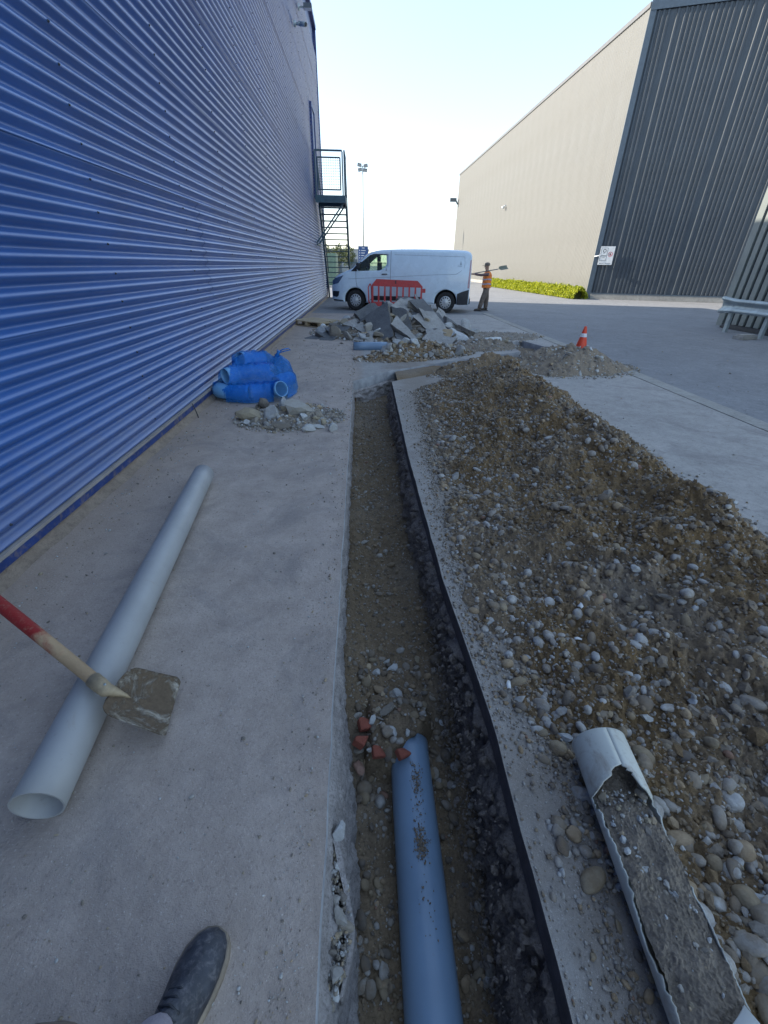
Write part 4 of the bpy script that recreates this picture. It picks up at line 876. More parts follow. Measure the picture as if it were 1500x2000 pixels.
# broken half pipe full of soil on the heap
def broken_pipe():
    a = P(1168, 1448, 0.105); b = P(1388, 1990, 0.075); d = (b - a); L = d.length + 0.30; d.normalize()
    root = empty('broken_pipe', a); tag(root, 'broken grey pipe split open and filled with soil on the pebbles at lower right', 'pipe')
    side = d.cross(Vector((0, 0, 1))).normalized(); up = side.cross(d).normalized(); r = 0.081; t = 0.004; ns, nk = 170, 40; rr = random.Random(5); hold = [0, 0]
    jl, jr = [], []; vl = vr = 1.35
    for i in range(ns + 1):
        u = i / ns * L
        vl += (hold[0] - vl) * .35 + rr.uniform(-.05, .05)
        if rr.random() < 0.10 or i == 0: hold[0] = 1.48 + rr.uniform(-0.22, 0.16); vl += rr.uniform(-.12, .05)
        vr += (hold[1] - vr) * .35 + rr.uniform(-.05, .05)
        if rr.random() < 0.10 or i == 0: hold[1] = 1.45 + rr.uniform(-0.2, 0.2); vr += rr.uniform(-.12, .05)
        ol = vl if u > 0.17 else (0.55 * (u - 0.105) / 0.065 if u > 0.105 else -0.2)
        orr = vr if u > 0.155 else (1.1 * (u - 0.10) / 0.055 - 0.1 if u > 0.10 else -0.2)
        jl.append(max(0.0, ol + (rr.uniform(-.12, .12) if 0.1 < u < 0.2 else 0))); jr.append(max(0.0, orr + (rr.uniform(-.12, .12) if 0.1 < u < 0.2 else 0)))
    V = []; F = []
    for q in (r, r - t):
        for i in range(ns + 1):
            u = i / ns * L
            for k in range(nk + 1):
                th = jl[i] + (2 * math.pi - jl[i] - jr[i]) * k / nk
                V.append(d * u + (up * math.cos(th) - side * math.sin(th)) * q)
    m = (ns + 1) * (nk + 1)
    for i in range(ns):
        for k in range(nk):
            p = i * (nk + 1) + k; F.append((p, p + nk + 1, p + nk + 2, p + 1)); F.append((m + p, m + p + 1, m + p + nk + 2, m + p + nk + 1))
        for k in (0, nk):
            p = i * (nk + 1) + k; F.append((p, m + p, m + p + nk + 1, p + nk + 1) if k == 0 else (p, p + nk + 1, m + p + nk + 1, m + p))
    for i in (0, ns):
        for k in range(nk): p = i * (nk + 1) + k; F.append((p, p + 1, m + p + 1, m + p))
    me = mesh('shell', V, F, True); link('shell', me, M['pvc_old'], root)
    U, W = np.meshgrid(np.linspace(0.06, L - 0.01, 420), np.linspace(-0.97, 0.97, 90))
    hgt = -0.004 + 0.03 * sm(.1, .3, U) + 0.012 * fbm(U * 16, W * 1.3, 4, 111) - 0.01 * W ** 2 + 0.006 * np.abs(fbm(U * 60, W * 5, 4, 113, .65))
    Rr = (r - t - 0.001); hgt = np.clip(hgt, -0.05, 0.05); ww = W * np.sqrt(np.maximum(0.0001, Rr ** 2 - np.minimum(hgt, 0.0) ** 2)) * 0.999
    Pt = np.array(d[:])[None, None] * U[..., None] + np.array(side[:])[None, None] * ww[..., None] + np.array(up[:])[None, None] * hgt[..., None]
    o = link('soil_fill', gridmesh('soil_fill', Pt[..., 0], Pt[..., 1], Pt[..., 2], True, np.full(U.size, .65)), M['soil'], root); o['kind'] = 'stuff'
    n = 1500; u = rng.uniform(0.15, L, n); w = rng.uniform(-.9, .9, n) * r * .8; s_ = np.clip(0.007 * np.exp(rng.normal(0, .6, n)), .002, .035)
    h_ = 0.012 + rng.normal(0, .008, n); pt = np.array(d[:])[None] * u[:, None] + np.array(side[:])[None] * w[:, None] + np.array(up[:])[None] * h_[:, None]
    g = gravel('gravel', pt, s_, M['stones_grey'], None, .6); g.parent = root
broken_pipe()
mb = MB(); pa = P(1378, 1985, 0.16); pb = P(1455, 1998, 0.12)      # curved shard lying at the lower edge
mb.pipe([(0, 0, 0), (0.02, -0.04, 0), (0.05, -0.10, 0)], [0.075, 0.075, 0.072], 0.005, 12, -0.75, 0.75)
o = mb.build('pipe_shard', M['pvc_white'], None, P(1405, 2012, 0.06)); tag(o, 'pale curved pipe shard lying across the broken pipe at the bottom edge', 'pipe shard')
mb = MB(); mb.pipe([(0, 0, 0), (0.02, 0.012, 0.003), (0.045, 0.02, 0.0)], [0.012, 0.014, 0.010], 0.003, 6, -1, 1)
for (a, b, rz_, lab, s_) in ((1130, 1192, .2, 'small white plastic shard in the middle of the spoil heap', 1.0), (1120, 1252, -.6, 'tiny white plastic sliver on the soil below the larger white shard', .6), (993, 1350, .9, 'crumpled white scrap on the heap near the trench edge', .7)):
    p = hit(a, b); o = link('plastic_shard', mb.build('plastic_shard', M['white']).data if 'shardm' not in M else M['shardm'])
    if 'shardm' not in M:
        M['shardm'] = o.data
        for q in list(COL.objects):
            if q.name.startswith('plastic_shard') and q is not o: bpy.data.objects.remove(q)
        o.name = 'plastic_shard'
    o.location = (p.x, p.y, p.z + 0.012); o.rotation_euler = (0, 0, rz_); o.scale = (s_,) * 3; tag(o, lab, 'plastic shard')
pipe_thing('pipe_offcut', 'short blue grey pipe offcut lying in front of the broken slabs', PY(690.5, 677, 8.5), PY(756, 677, 8.55), 0.085, M['pvc_blue'], 4)
pipe_thing('pipe_stub', 'short pale plastic pipe stub on the rubble left of the diagonal trench', PY(943, 669, 9.1) , PY(976, 667, 9.2), 0.09, M['pvc_white'], 4)

def shovel():
    S = P(208, 1348, 0.158); root = empty('shovel', S); tag(root, 'muddy square shovel with worn red and wood handle resting across the long grey pipe', 'shovel')
    E_ = P(0, 1181, 0.265); d = (E_ - S).normalized(); tip = S + d * 1.12
    mb = MB(); n = 26; mb.tube([(S + d * (0.02 + 1.1 * i / n) + Vector((0, 0, 0.006 * math.sin(i / n * 3.1)))) - S for i in range(n + 1)], [0.0205 + 0.0025 * math.sin(i / n * 2.6) for i in range(n + 1)], 18)
    m = NT('painted worn shovel handle'); x = m.xyz(m.pos()); w = m.math('ADD', x[0], m.math('MULTIPLY', m.noise(14, 6, 0.7, m.pos(), 0.5), 0.42))
    c = m.ramp(m.math('MULTIPLY', w, -1.0), [(0.0, 0), (0.88, (0.44, 0.31, 0.18)), (0.93, (0.38, 0.22, 0.13)), (1.0, (0.27, 0.018, 0.014))])
    q = [n_ for n_ in m.t.nodes if n_.type == 'VALTORGB'][0]
    c = m.mix(m.ramp(m.noise(60, 5, .7), [(.55, 0.0), (.75, .45)]), c, (0.33, 0.27, 0.19)); m.set('Base Color', c); m.set('Roughness', .6); m.bump(m.noise(90, 4), .002)
    mb.build('handle', m.m, root)
    A = P(186, 1398, 0.135) - S; B = P(246, 1308, 0.15) - S; C = P(352, 1332, 0.045) - S; D_ = P(320, 1447, 0.03) - S
    nu, nv = 26, 30; V = []
    for j in range(nv + 1):
        v = j / nv
        for i in range(nu + 1):
            u = i / nu * 2 - 1; wsh = 1.0
            if v < 0.22: wsh = 0.42 + 0.58 * math.sqrt(max(0, 1 - ((0.22 - v) / 0.22) ** 2))
            if v > 0.9: wsh = 1 - 0.10 * ((v - 0.9) / 0.1) ** 2
            uu = u * wsh; le = A.lerp(D_, v); ri = B.lerp(C, v); p = (le + ri) / 2 + (ri - le) / 2 * uu
            nn = (ri - le).cross(D_ - A).normalized(); nn = nn if nn.z > 0 else -nn
            z = 0.030 * abs(uu) ** 2.6 - 0.004 + 0.010 * math.exp(-(uu / 0.07) ** 2) * (1 - sm(0.45, 0.75, v)) + 0.012 * (1 - v) ** 3
            if v > 0.93: z += 0.002 * math.sin(i * 1.9)
            V.append(p + nn * float(z))
    N_ = len(V); V2 = V + [v - Vector((0, 0, 0.0025)) for v in V]; F = []
    for j in range(nv):
        for i in range(nu):
            p = j * (nu + 1) + i; F.append((p, p + 1, p + nu + 2, p + nu + 1)); F.append((N_ + p, N_ + p + nu + 1, N_ + p + nu + 2, N_ + p + 1))
    ring = [i for i in range(nu + 1)] + [j * (nu + 1) + nu for j in range(1, nv + 1)] + [nv * (nu + 1) + i for i in range(nu - 1, -1, -1)] + [j * (nu + 1) for j in range(nv - 1, 0, -1)]
    for k in range(len(ring)): a, b = ring[k], ring[(k + 1) % len(ring)]; F.append((a, N_ + a, N_ + b, b))
    me = mesh('blade', V2, F, True); bm = bmesh.new(); bm.from_mesh(me); bmesh.ops.recalc_face_normals(bm, faces=bm.faces); bm.to_mesh(me); bm.free()
    m = NT('muddy steel'); mud = m.ramp(m.noise(11, 7, .72, None, .9), [(.40, 0.0), (.50, 1.0)])
    met = m.ramp(m.noise(40, 6, .7), [(.3, (.23, .19, .13)), (.7, (.42, .40, .36))])
    c = m.mix(mud, met, m.ramp(m.noise(70, 5, .7), [(.3, (.085, .06, .038)), (.7, (.15, .11, .07))])); m.set('Base Color', c)
    m.set('Metallic', m.math('MULTIPLY', m.math('SUBTRACT', 1.0, mud), .55)); m.set('Roughness', m.ramp(mud, [(0, .42), (1, .8)])); m.bump(m.math('ADD', mud, m.noise(120, 4)), .003)
    link('blade', me, m.m, root)
    mb = MB(); sd_ = ((A + D_ + B + C) / 4 - Vector((0, 0, 0))).normalized()
    mb.tube([d * 0.07, d * 0.035, (0, 0, 0), sd_ * 0.03 + Vector((0, 0, .004)), sd_ * 0.055 + Vector((0, 0, .003)), sd_ * .085 + Vector((0, 0, -.002))], [0.0245, 0.0245, 0.0225, 0.015, 0.008, 0.003], 16)
    mb.build('socket', M['wood'] if False else plain('dirty socket steel', (.36, .29, .19), .6, .3, var=.25, vscale=30), root)
    mb = MB(); mb.lathe([(.004, 0), (.004, .004), (0, .004)], (0, 0, 0), 'Z', 8); o = mb.build('rivet', M['galv'], root); o.location = (0.0, 0.004, 0.022)
shovel()

def skin_obj(name, pts, edges, mat, parent=None, sub=2, smooth=True):
    me = bpy.data.meshes.new(name); me.from_pydata([p[:3] for p in pts], edges, []); me.update()
    o = bpy.data.objects.new(name, me); COL.objects.link(o); md = o.modifiers.new('skin', 'SKIN'); md.use_smooth_shade = True
    for i, p in enumerate(pts): me.skin_vertices[0].data[i].radius = (p[3], p[4] if len(p) > 4 else p[3])
    me.skin_vertices[0].data[0].use_root = True
    s2 = o.modifiers.new('sub', 'SUBSURF'); s2.levels = sub; s2.render_levels = sub
    bpy.context.view_layer.update(); dg = bpy.context.evaluated_depsgraph_get()
    nm = bpy.data.meshes.new_from_object(o.evaluated_get(dg)); o.modifiers.clear(); o.data = nm; bpy.data.meshes.remove(me); nm.name = name
    nm.polygons.foreach_set('use_smooth', [smooth] * len(nm.polygons)); nm.materials.clear(); nm.materials.append(mat)
    if parent: o.parent = parent
    return o
def shoe(parent, heel, toe, mirror=1):
    heel = Vector(heel); toe = Vector(toe); d = (toe - heel); L = d.length; d.normalize(); s = Vector((-d.y, d.x, 0)) * mirror
    st = [(0, .026, .058, .0), (.04, .034, .075, .0), (.12, .037, .085, .0), (.25, .038, .100, 0), (.38, .041, .105, 0), (.5, .046, .090, -.003), (.62, .051, .070, -.005), (.74, .053, .057, -.006), (.85, .049, .048, -.008), (.93, .039, .041, -.010), (.98, .024, .032, -.012), (1, .004, .022, -.012)]
    V = []; n = 20; z0 = .016
    for (t, w, h, o_) in st:
        c = d * (L * t) + s * o_
        for k in range(n):
            a = math.pi * 2 * k / n; x = math.cos(a) * w * (1 if math.sin(a) < 0 else 1 - .12 * math.sin(a)); z = z0 + (h - z0) * (max(0, math.sin(a)) ** .8) if math.sin(a) > 0 else z0 + .004 * math.sin(a)
            V.append(c + s * x + Vector((0, 0, z)))
    F = [(i * n + k, i * n + (k + 1) % n, (i + 1) * n + (k + 1) % n, (i + 1) * n + k) for i in range(len(st) - 1) for k in range(n)]
    F += [tuple(range(n))[::-1], tuple((len(st) - 1) * n + k for k in range(n))]
    me = mesh('shoe', V, F, True); o = link('shoe', me, M['shoe'], parent); o.location = heel
    V = []
    for z in (0.0, .013, .02):
        for (t, w, h, o_) in st:
            g = 1.10 if z < .018 else 1.02; c = d * (L * (t * 1.01 + .0)) + s * o_; V += [c + s * (w * g) + Vector((0, 0, z)), c - s * (w * g) + Vector((0, 0, z))]
    m = len(st); F = []
    for lv in range(2):
        for i in range(m - 1):
            for sd_ in (0, 1):
                a = lv * 2 * m + 2 * i + sd_; F.append((a, a + 2, a + 2 + 2 * m, a + 2 * m))
        a = lv * 2 * m; F.append((a, a + 1, a + 1 + 2 * m, a + 2 * m)); a += 2 * m - 2; F.append((a, a + 1, a + 1 + 2 * m, a + 2 * m))
    for i in range(m - 1): F.append((2 * i, 2 * i + 1, 2 * i + 3, 2 * i + 2)); a = 4 * m + 2 * i; F.append((a, a + 1, a + 3, a + 2))
    q = link('sole', mesh('sole', V, F), M['sole'], o)
    mb = MB()                       # laces over the tongue
    for i, t in enumerate((.44, .49, .54, .59)):
        c = d * (L * t) + Vector((0, 0, .097 - .19 * (t - .44))); w = .024
        mb.tube([c - s * w + Vector((0, 0, -.006)), c + Vector((0, 0, .003)) + d * .006, c + s * w + Vector((0, 0, -.006))], .0028, 8)
        mb.tube([c + s * w + Vector((0, 0, -.006)), c + d * -.008 + Vector((0, 0, .002)), c - s * w + Vector((0, 0, -.004)) - d * .012], .0026, 8)
    mb.build('laces', M['blackplastic'], o); return o
M['shoe'] = plain('dusty black leather', (0.040, 0.045, 0.058), 0.5, var=.35, vscale=28, dirt=((0.2, 0.19, 0.2), .6), bump=.004, bscale=35)
M['sole'] = plain('dusty tan sole', (0.24, 0.20, 0.155), .85, var=.3, vscale=22)
M['sock'] = plain('grey lilac sock', (0.33, 0.31, 0.36), .95, bump=.003, bscale=200)
ph = empty('person', (-0.42, 0.1, 0)); tag(ph, 'person taking the photo, one dusty black shoe and brown trouser cloth at the bottom edge', 'person')
def local(p): return (p[0] + .42, p[1] - .1, p[2])
leg = skin_obj('legs', [local(p) for p in ((-.33, -.52, .93),)] and [(*local((-.33, -.52, .93)), .15, .12), (*local((-.26, -.50, .82)), .10), (*local((-.36, -.22, .52)), .066), (*local((-.42, .15, .19)), .05), (*local((-.42, .195, .115)), .042), (*local((-.415, .215, .075)), .036),
                        (*local((-.43, -.48, .82)), .10), (*local((-.385, .09, .50)), .068), (*local((-.62, -.12, .22)), .05), (*local((-.66, -.16, .10)), .042), (*local((-.66, -.10, .06)), .038)],
               [(0, 1), (1, 2), (2, 3), (3, 4), (4, 5), (0, 6), (6, 7), (7, 8), (8, 9), (9, 10)], M['sock'], ph)
tr_ = skin_obj('trousers', [(*local((-.33, -.53, 1.0)), .165, .13), (*local((-.33, -.52, .90)), .17, .135), (*local((-.26, -.48, .78)), .115), (*local((-.36, -.22, .53)), .086), (*local((-.415, .09, .26)), .06), (*local((-.42, .15, .19)), .064),
                        (*local((-.43, -.45, .80)), .115), (*local((-.385, .095, .505)), .10), (*local((-.46, .08, .47)), .098), (*local((-.61, -.10, .24)), .078), (*local((-.64, -.13, .13)), .078)],
               [(0, 1), (1, 2), (2, 3), (3, 4), (4, 5), (1, 6), (6, 7), (7, 8), (8, 9), (9, 10)], M['trouser'], ph)
shoe(ph, local((-.445, .105, 0)), local((-.378, .385, 0)), 1)
shoe(ph, local((-.70, -.24, 0)), local((-.66, .05, 0)), -1)

# ================================================================== BLUE BAG WITH PIPE ELBOWS
FIT = [[(-1.74, 5.10, .10), (-1.62, 5.00, .10), (-1.48, 4.97, .10), (-1.34, 4.97, .10)], [(-1.345, 4.98, .10), (-1.2, 5.02, .10), (-1.06, 5.04, .115), (-.97, 4.96, .15)],
       [(-1.62, 5.05, .27), (-1.52, 5.17, .275), (-1.34, 5.23, .28), (-1.16, 5.30, .27)], [(-1.50, 5.33, .40), (-1.42, 5.45, .375), (-1.26, 5.55, .36)], [(-1.66, 5.42, .12), (-1.4, 5.45, .12), (-1.2, 5.6, .12)], [(-1.1, 5.33, .12), (-1.02, 5.45, .14), (-.98, 5.6, .12)]]
flab = ['blue grey pipe bend at the lower left front of the blue bag', 'blue grey pipe bend at the lower right front of the blue bag, mouth facing right', 'blue grey pipe bend with open round mouth on the middle left of the bag', 'blue grey pipe bend lying topmost inside the blue bag', 'blue grey pipe bend at the back of the blue bag against the wall', 'blue grey pipe bend at the far right inside the blue bag']
M['fit'] = pvc('fitting plastic', (0.17, 0.40, 0.68), .3)
for pts, lb in zip(FIT, flab):
    o0 = Vector(pts[0]); mb = MB(); pp_ = []
    for i in range(len(pts) - 1):
        for k in range(4): pp_.append(Vector(pts[i]).lerp(Vector(pts[i + 1]), k / 4) - o0)
    pp_.append(Vector(pts[-1]) - o0); rr_ = [.088 if (i < 3 or i > len(pp_) - 4) else .082 for i in range(len(pp_))]
    rr_[3] = .0885; rr_[4] = .080
    mb.pipe(pp_, rr_, .006, 30); o = mb.build('pipe_fitting', M['fit'], None, o0); tag(o, lb, 'pipe fitting', 'pipe bends in the blue bag')
def bag():
    n = 120; gx = np.linspace(-1.86, -.84, n); gy = np.linspace(4.82, 5.92, n); XX, YY = np.meshgrid(gx, gy); Hh = np.full(XX.shape, .012)
    for pts in FIT:
        for i in range(len(pts) - 1):
            a = np.array(pts[i]); b = np.array(pts[i + 1])
            for k in np.linspace(0, 1, 9):
                c = a + (b - a) * k; d2 = (XX - c[0]) ** 2 + (YY - c[1]) ** 2; Hh = np.maximum(Hh, np.where(d2 < .094 ** 2, c[2] + np.sqrt(np.maximum(0, .094 ** 2 - d2)), 0))
    top = Hh.copy(); knot = (-1.08, 5.55)
    cone_ = .46 - .95 * np.sqrt((XX - knot[0]) ** 2 + ((YY - knot[1]) * 1.2) ** 2); base = np.maximum(top, np.clip(cone_, 0, .44)); S_ = base.copy()
    for it in range(46):
        S_ = (S_ + np.roll(S_, 1, 0) + np.roll(S_, -1, 0) + np.roll(S_, 1, 1) + np.roll(S_, -1, 1)) / 5; S_ = np.maximum(S_, top + .002)
    e1 = (XX + 1.35) / .47; e2 = (YY - 5.38) / .50; rr_ = (np.abs(e1) ** 2.6 + np.abs(e2) ** 2.6) ** (1 / 2.6) + .05 * noise2(XX * 6, YY * 6, 131)
    wr = .022 * np.abs(noise2(XX * 10 + 3 * YY, YY * 6, 133)) + .012 * np.abs(noise2(XX * 21 - 6 * YY, YY * 19, 135))
    Z = np.maximum(top + .003, S_ * sm(1.08, .86, rr_)) + wr * sm(1.05, .8, rr_)
    V = np.stack([XX, YY, Z], -1).reshape(-1, 3); idx = np.arange(n * n).reshape(n, n); F = np.stack([idx[:-1, :-1], idx[:-1, 1:], idx[1:, 1:], idx[1:, :-1]], -1).reshape(-1, 4)
    cz = V[F].mean(1); keepf = (rr_.ravel()[F].mean(1) < 1.03)
    for (hx, hy, hz, hr) in ((-1.64, 5.02, .27, .10), (-.955, 4.94, .12, .085), (-1.51, 5.32, .37, .075)):      # torn openings at the mouths
        keepf &= ~(((cz[:, 0] - hx) ** 2 + (cz[:, 1] - hy) ** 2 < hr ** 2))
    me = npmesh('plastic_bag', V, F[keepf], True); o = link('plastic_bag', me, M['bag']); o.data.transform(Matrix.Translation((1.35, -5.4, 0))); o.location = (-1.35, 5.4, 0)
    tag(o, 'thin blue plastic bag of pipe bends standing against the blue wall', 'bag')
    mb = MB(); k = Vector((.27, .15, .44)); mb.tube([k + Vector((-.02, 0, -.04)), k, k + Vector((.012, 0, .03))], [.035, .018, .026], 10)
    mb.tube([k, k + Vector((.05, 0, .04)), k + Vector((.13, .02, .055)), k + Vector((.15, .03, .035)), k + Vector((.08, .02, .02)), k], [.008, .007, .006, .006, .006, .008], 8); mb.build('knot', M['bagk'], o)
def bagmat(name, a):
    m = NT(name); tr = m.t.nodes.new('ShaderNodeBsdfTransparent'); tr.inputs[0].default_value = (.34, .66, 1, 1); mx = m.t.nodes.new('ShaderNodeMixShader')
    nz = m.ramp(m.noise(9, 6, .7), [(.3, a - .13), (.7, a + .13)]); m.set('Base Color', (.016, .19, .60)); m.set('Roughness', .26); m.set('Specular IOR Level', .6); m.bump(m.noise(22, 5, .6, None, 1.5), .012)
    m.t.links.new(nz, mx.inputs[0]); m.t.links.new(tr.outputs[0], mx.inputs[1]); m.t.links.new(m.b.outputs[0], mx.inputs[2]); m.t.links.new(mx.outputs[0], m.out.inputs[0]); return m.m
M['bag'] = bagmat('thin blue plastic film', .45); M['bagk'] = bagmat('bunched blue film', .85); bag()
mb = MB(); p = P(372, 808, 0); mb.tube([(0, 0, 0), (-.012, .0, .07), (-.03, -.01, .15)], .005, 8); o = mb.build('steel_stick', M['blackplastic'], None, (WX + .085, 4.36, 0)); tag(o, 'thin dark rod sticking up at the foot of the blue wall', 'rod')

# ================================================================== PALLET, CONE, BARRIER, CRASH BARRIER
def pallet():
    p = P(612, 640, 0); root = empty('pallet', (-1.28, 12.2, 0), R0(-38)); tag(root, 'broken wooden pallet lying on the pavement near the blue wall behind the slabs', 'pallet')
    for i in range(6): mb = MB(); mb.box((-.5, -.40 + i * .137, .105), (.5 - .03 * (i % 3), -.40 + i * .137 + .128, .127)); mb.build('board', M['wood'], root)
    for i in range(3): mb = MB(); mb.box((-.5 + i * .46, -.4, .085), (-.42 + i * .46, .41, .104)); mb.build('crossboard', M['wood'], root)
    for i in range(3):
        for j in range(3): mb = MB(); mb.box((-.5 + i * .455, -.4 + j * .355, .022), (-.41 + i * .455, -.3 + j * .355, .084)); mb.build('block', M['wood'], root)
    for j in range(3): mb = MB(); mb.box((-.5, -.4 + j * .355, .0), (.5, -.3 + j * .355, .02)); mb.build('runner', M['wood'], root)
pallet()
V, F = rock_shape(77, False, 3); me = npmesh('crumpled_bag', V * (1 + .08 * np.sin(V[:, [1]] * 9)), F, False); o = link('crumpled_bag', me, M['white']); o.location = P(631, 641, .07); o.scale = (.09, .07, .09); tag(o, 'crumpled pale blue plastic scrap in front of the broken pallet', 'plastic scrap')
def cone(loc):
    root = empty('traffic_cone', loc); tag(root, 'orange traffic cone with one white band behind the low rubble heap', 'cone')
    def rr(z): return .105 * (1 - z / .5) + .02
    mb = MB(); mb.lathe([(rr(.025) + .005, .025), (rr(.325), .325)], n=28); mb.build('body', M['orange'], root)
    mb = MB(); mb.lathe([(rr(.325) + .002, .325), (rr(.385) + .002, .385)], n=28); mb.build('band', M['reflect'], root)
    mb = MB(); mb.lathe([(rr(.385), .385), (rr(.49), .49), (.018, .5), (.008, .495)], n=28); mb.build('tip', M['orange'], root)
    mb = MB(); mb.box((-.17, -.17, 0), (.17, .17, .026)); mb.build('base', M['orange'], root)
cone((3.96, 8.05, 0.0))
def barrier():
    A = PY(726, 600, 15.75); root = empty('barrier', (A.x, 15.75, 0.0), R0(-3)); tag(root, 'red plastic pedestrian barrier standing in front of the white van', 'barrier')
    W, z0, z1 = 1.68, .20, 1.0; c = .17; t = .05
    def plate(name, poly, y0=0, y1=t): 
        mb = MB(); mb.prism([Vector((x, 0, z)) for x, z in poly], (0, y0, 0), (0, y1, 0)); return mb.build(name, M['red'], root)
    plate('top_rail', [(0, z1 - .17), (c * .9, z1), (W - c, z1 - .035), (W, z1 - .2), (W, z1 - .235), (0, z1 - .20)])
    plate('bottom_rail', [(.0, z0 + .13), (.06, z0), (W - .06, z0), (W, z0 + .13)])
    n = 8
    for i in range(n + 1):
        x = (W - .06) * i / n; plate('bar', [(x, z0 + .131), (x + .06, z0 + .131), (x + .055, z1 - .201 - .03 * i / n), (x + .005, z1 - .201 - .03 * i / n)], .004, t - .004)
    mb = MB(); mb.box((W, .0, z0 + .42), (W + .1, t, z0 + .54)); mb.build('lug', M['red'], root)
    mb = MB(); mb.box((W * .46, -.006, z1 - .13), (W * .48, 0, z1 - .03)); mb.build('clip', M['blackplastic'], root)
    for x in (.15, W - .3): mb = MB(); mb.box((x, -.2, 0), (x + .1, .25, .06)); mb.box((x + .02, 0.002, .06), (x + .08, t - .002, z0)); mb.build('foot', M['red'], root)
    e = [(-.10, z0 + .12), (-.03, z0 + .03), (.0, z0 + .13), (-.02, z1 - .22), (-.06, z1 - .14), (-.12, z1 - .25)]
    mb = MB()
    for i in range(len(e)): a, b = e[i], e[(i + 1) % len(e)]; mb.bar((a[0], .12, a[1]), (b[0], .12, b[1]), .035, .04, (0, 1, 0))
    mb.build('end_frame', M['red'], root)
barrier()
def crash():
    root = empty('crash_barrier', (9.42, 9.5, 0)); tag(root, 'galvanised steel crash barrier along the pale ribbed wing at the right', 'crash barrier')
    prof = [(-.02, .46), (-.075, .48), (-.085, .53), (-.02, .575), (.0, .62), (-.02, .665), (-.085, .71), (-.075, .76), (-.02, .78)]
    V = []; ysx = [2.53, 2.4] + [2.0 - .5 * i for i in range(14)]
    for q in (0.0, .004):
        for k, y in enumerate(ysx):
            fl = .05 * max(0, (y - 2.0) / .5)
            for (x, z) in prof: V.append((x + q + fl, y, z + (.04 if z > .62 else -.04) * max(0, (y - 2.1) / .4)))
    m = len(prof); K = len(ysx); F = []
    for s_ in range(2):
        for i in range(K - 1):
            for k in range(m - 1): a = s_ * K * m + i * m + k; F.append((a, a + 1, a + 1 + m, a + m) if s_ else (a, a + m, a + m + 1, a + 1))
    for k in range(m - 1): F.append((k, k + 1, K * m + k + 1, K * m + k))
    for i in range(K - 1):
        for k in (0, m - 1): F.append((i * m + k, (i + 1) * m + k, K * m + (i + 1) * m + k, K * m + i * m + k))
    link('beam', mesh('beam', V, F, True), M['galv'], root)
    for y in (2.1, .95, -.2, -1.4, -2.6):
        mb = MB(); mb.box((.006, y - .05, -.05), (.012, y + .05, .66)); mb.box((.012, y - .05, -.05), (.07, y - .044, .66)); mb.box((.012, y + .044, -.05), (.07, y + .05, .66)); mb.build('post', M['galv'], root)
        mb = MB(); mb.lathe([(.016, 0), (.016, -.012), (0, -.012)], (.0, y, .62), 'X', 8); mb.build('bolt', M['galv'], root)
crash()
mb = MB(); mb.box((-.25, -.12, 0), (.25, .12, .07)); mb.box((-.2, -.08, .07), (.2, .08, .10)); o = mb.build('concrete_block', M['kerb'], None, (9.0, 10.35, 0), (0, 0, .3)); tag(o, 'low pale block on the road beside the crash barrier post', 'block')

# ================================================================== WHITE VAN
d_ = Vector((math.cos(R0(11)), -math.sin(R0(11)), 0)); l_ = Vector((-d_.y, d_.x, 0))
O = Vector((-.28, 16.45, 0)) - d_ * .95 + l_ * .93
van = empty('van', O, math.atan2(d_.y, d_.x)); tag(van, 'white panel van parked across the yard behind the slab pile', 'van')
TOPL = [(0.0, .80), (.03, .90), (.10, 1.04), (.28, 1.16), (.55, 1.27), (.82, 1.36), (1.10, 1.60), (1.38, 1.80), (1.6, 1.90), (1.85, 1.94), (2.4, 1.965), (3.2, 1.975), (4.2, 1.965), (4.9, 1.94), (5.12, 1.90), (5.20, 1.80), (5.235, 1.2), (5.245, .9)]
def topz(x):
    xs_ = [p[0] for p in TOPL]; zs_ = [p[1] for p in TOPL]; return float(np.interp(x, xs_, zs_))
def halfw(x, z):
    w = .965 - .10 * max(0, (z - 1.05) / .9) ** 1.6 - .03 * max(0, (.55 - z) / .3)
    w -= .30 * max(0, 1 - x / .62) ** 2.2; w -= .05 * max(0, (x - 4.7) / .55) ** 2
    return w
ST = [0.0, .03, .08, .16, .28, .42, .6, .82, .96, 1.10, 1.24, 1.38, 1.5, 1.7, 1.9, 2.2, 2.6, 3.0, 3.4, 3.8, 4.2, 4.6, 4.9, 5.05, 5.14, 5.2, 5.235]
def ring(x):
    zb = .27 if x > .1 else .34; zt = topz(x) if x < 5.2 else (1.80 if x < 5.22 else 1.3); pts = []
    side = [zb, .36, .5, .65, .8, .95, 1.1, 1.25, 1.4, 1.55, 1.7, 1.8]; rc = min(.13, (zt - zb) * .25); zs_ = [z for z in side if z < zt - rc - .01]
    while len(zs_) < 12: zs_.append(zs_[-1] + (zt - rc - zs_[-1]) * .5)
    L = [(halfw(x, z), z) for z in zs_]; w0 = halfw(x, zt - rc)
    for k in range(7): a = k / 6 * math.pi / 2; L.append((w0 - rc * 1.15 * (1 - math.cos(a)), zt - rc + rc * math.sin(a) * .86))
    wl = L[-1][0]
    for k in (1, 2, 3): L.append((wl * (1 - k / 3.0), zt - rc + rc * .86 + .02 * (1 - (1 - k / 3.0) ** 2)))
    L = L[:-1] + [(0.0, L[-1][1])]
    full = [(x, -w, z) for w, z in L] + [(x, w, z) for w, z in L[-2::-1]]
    return full
V = []; F = []; rings = [ring(x) for x in ST]; m = len(rings[0])
for r_ in rings: V += r_
for i in range(len(ST) - 1):
    for k in range(m): F.append((i * m + k, (i + 1) * m + k, (i + 1) * m + (k + 1) % m, i * m + (k + 1) % m))
F.append(tuple(range(m))); F.append(tuple((len(ST) - 1) * m + k for k in range(m))[::-1])
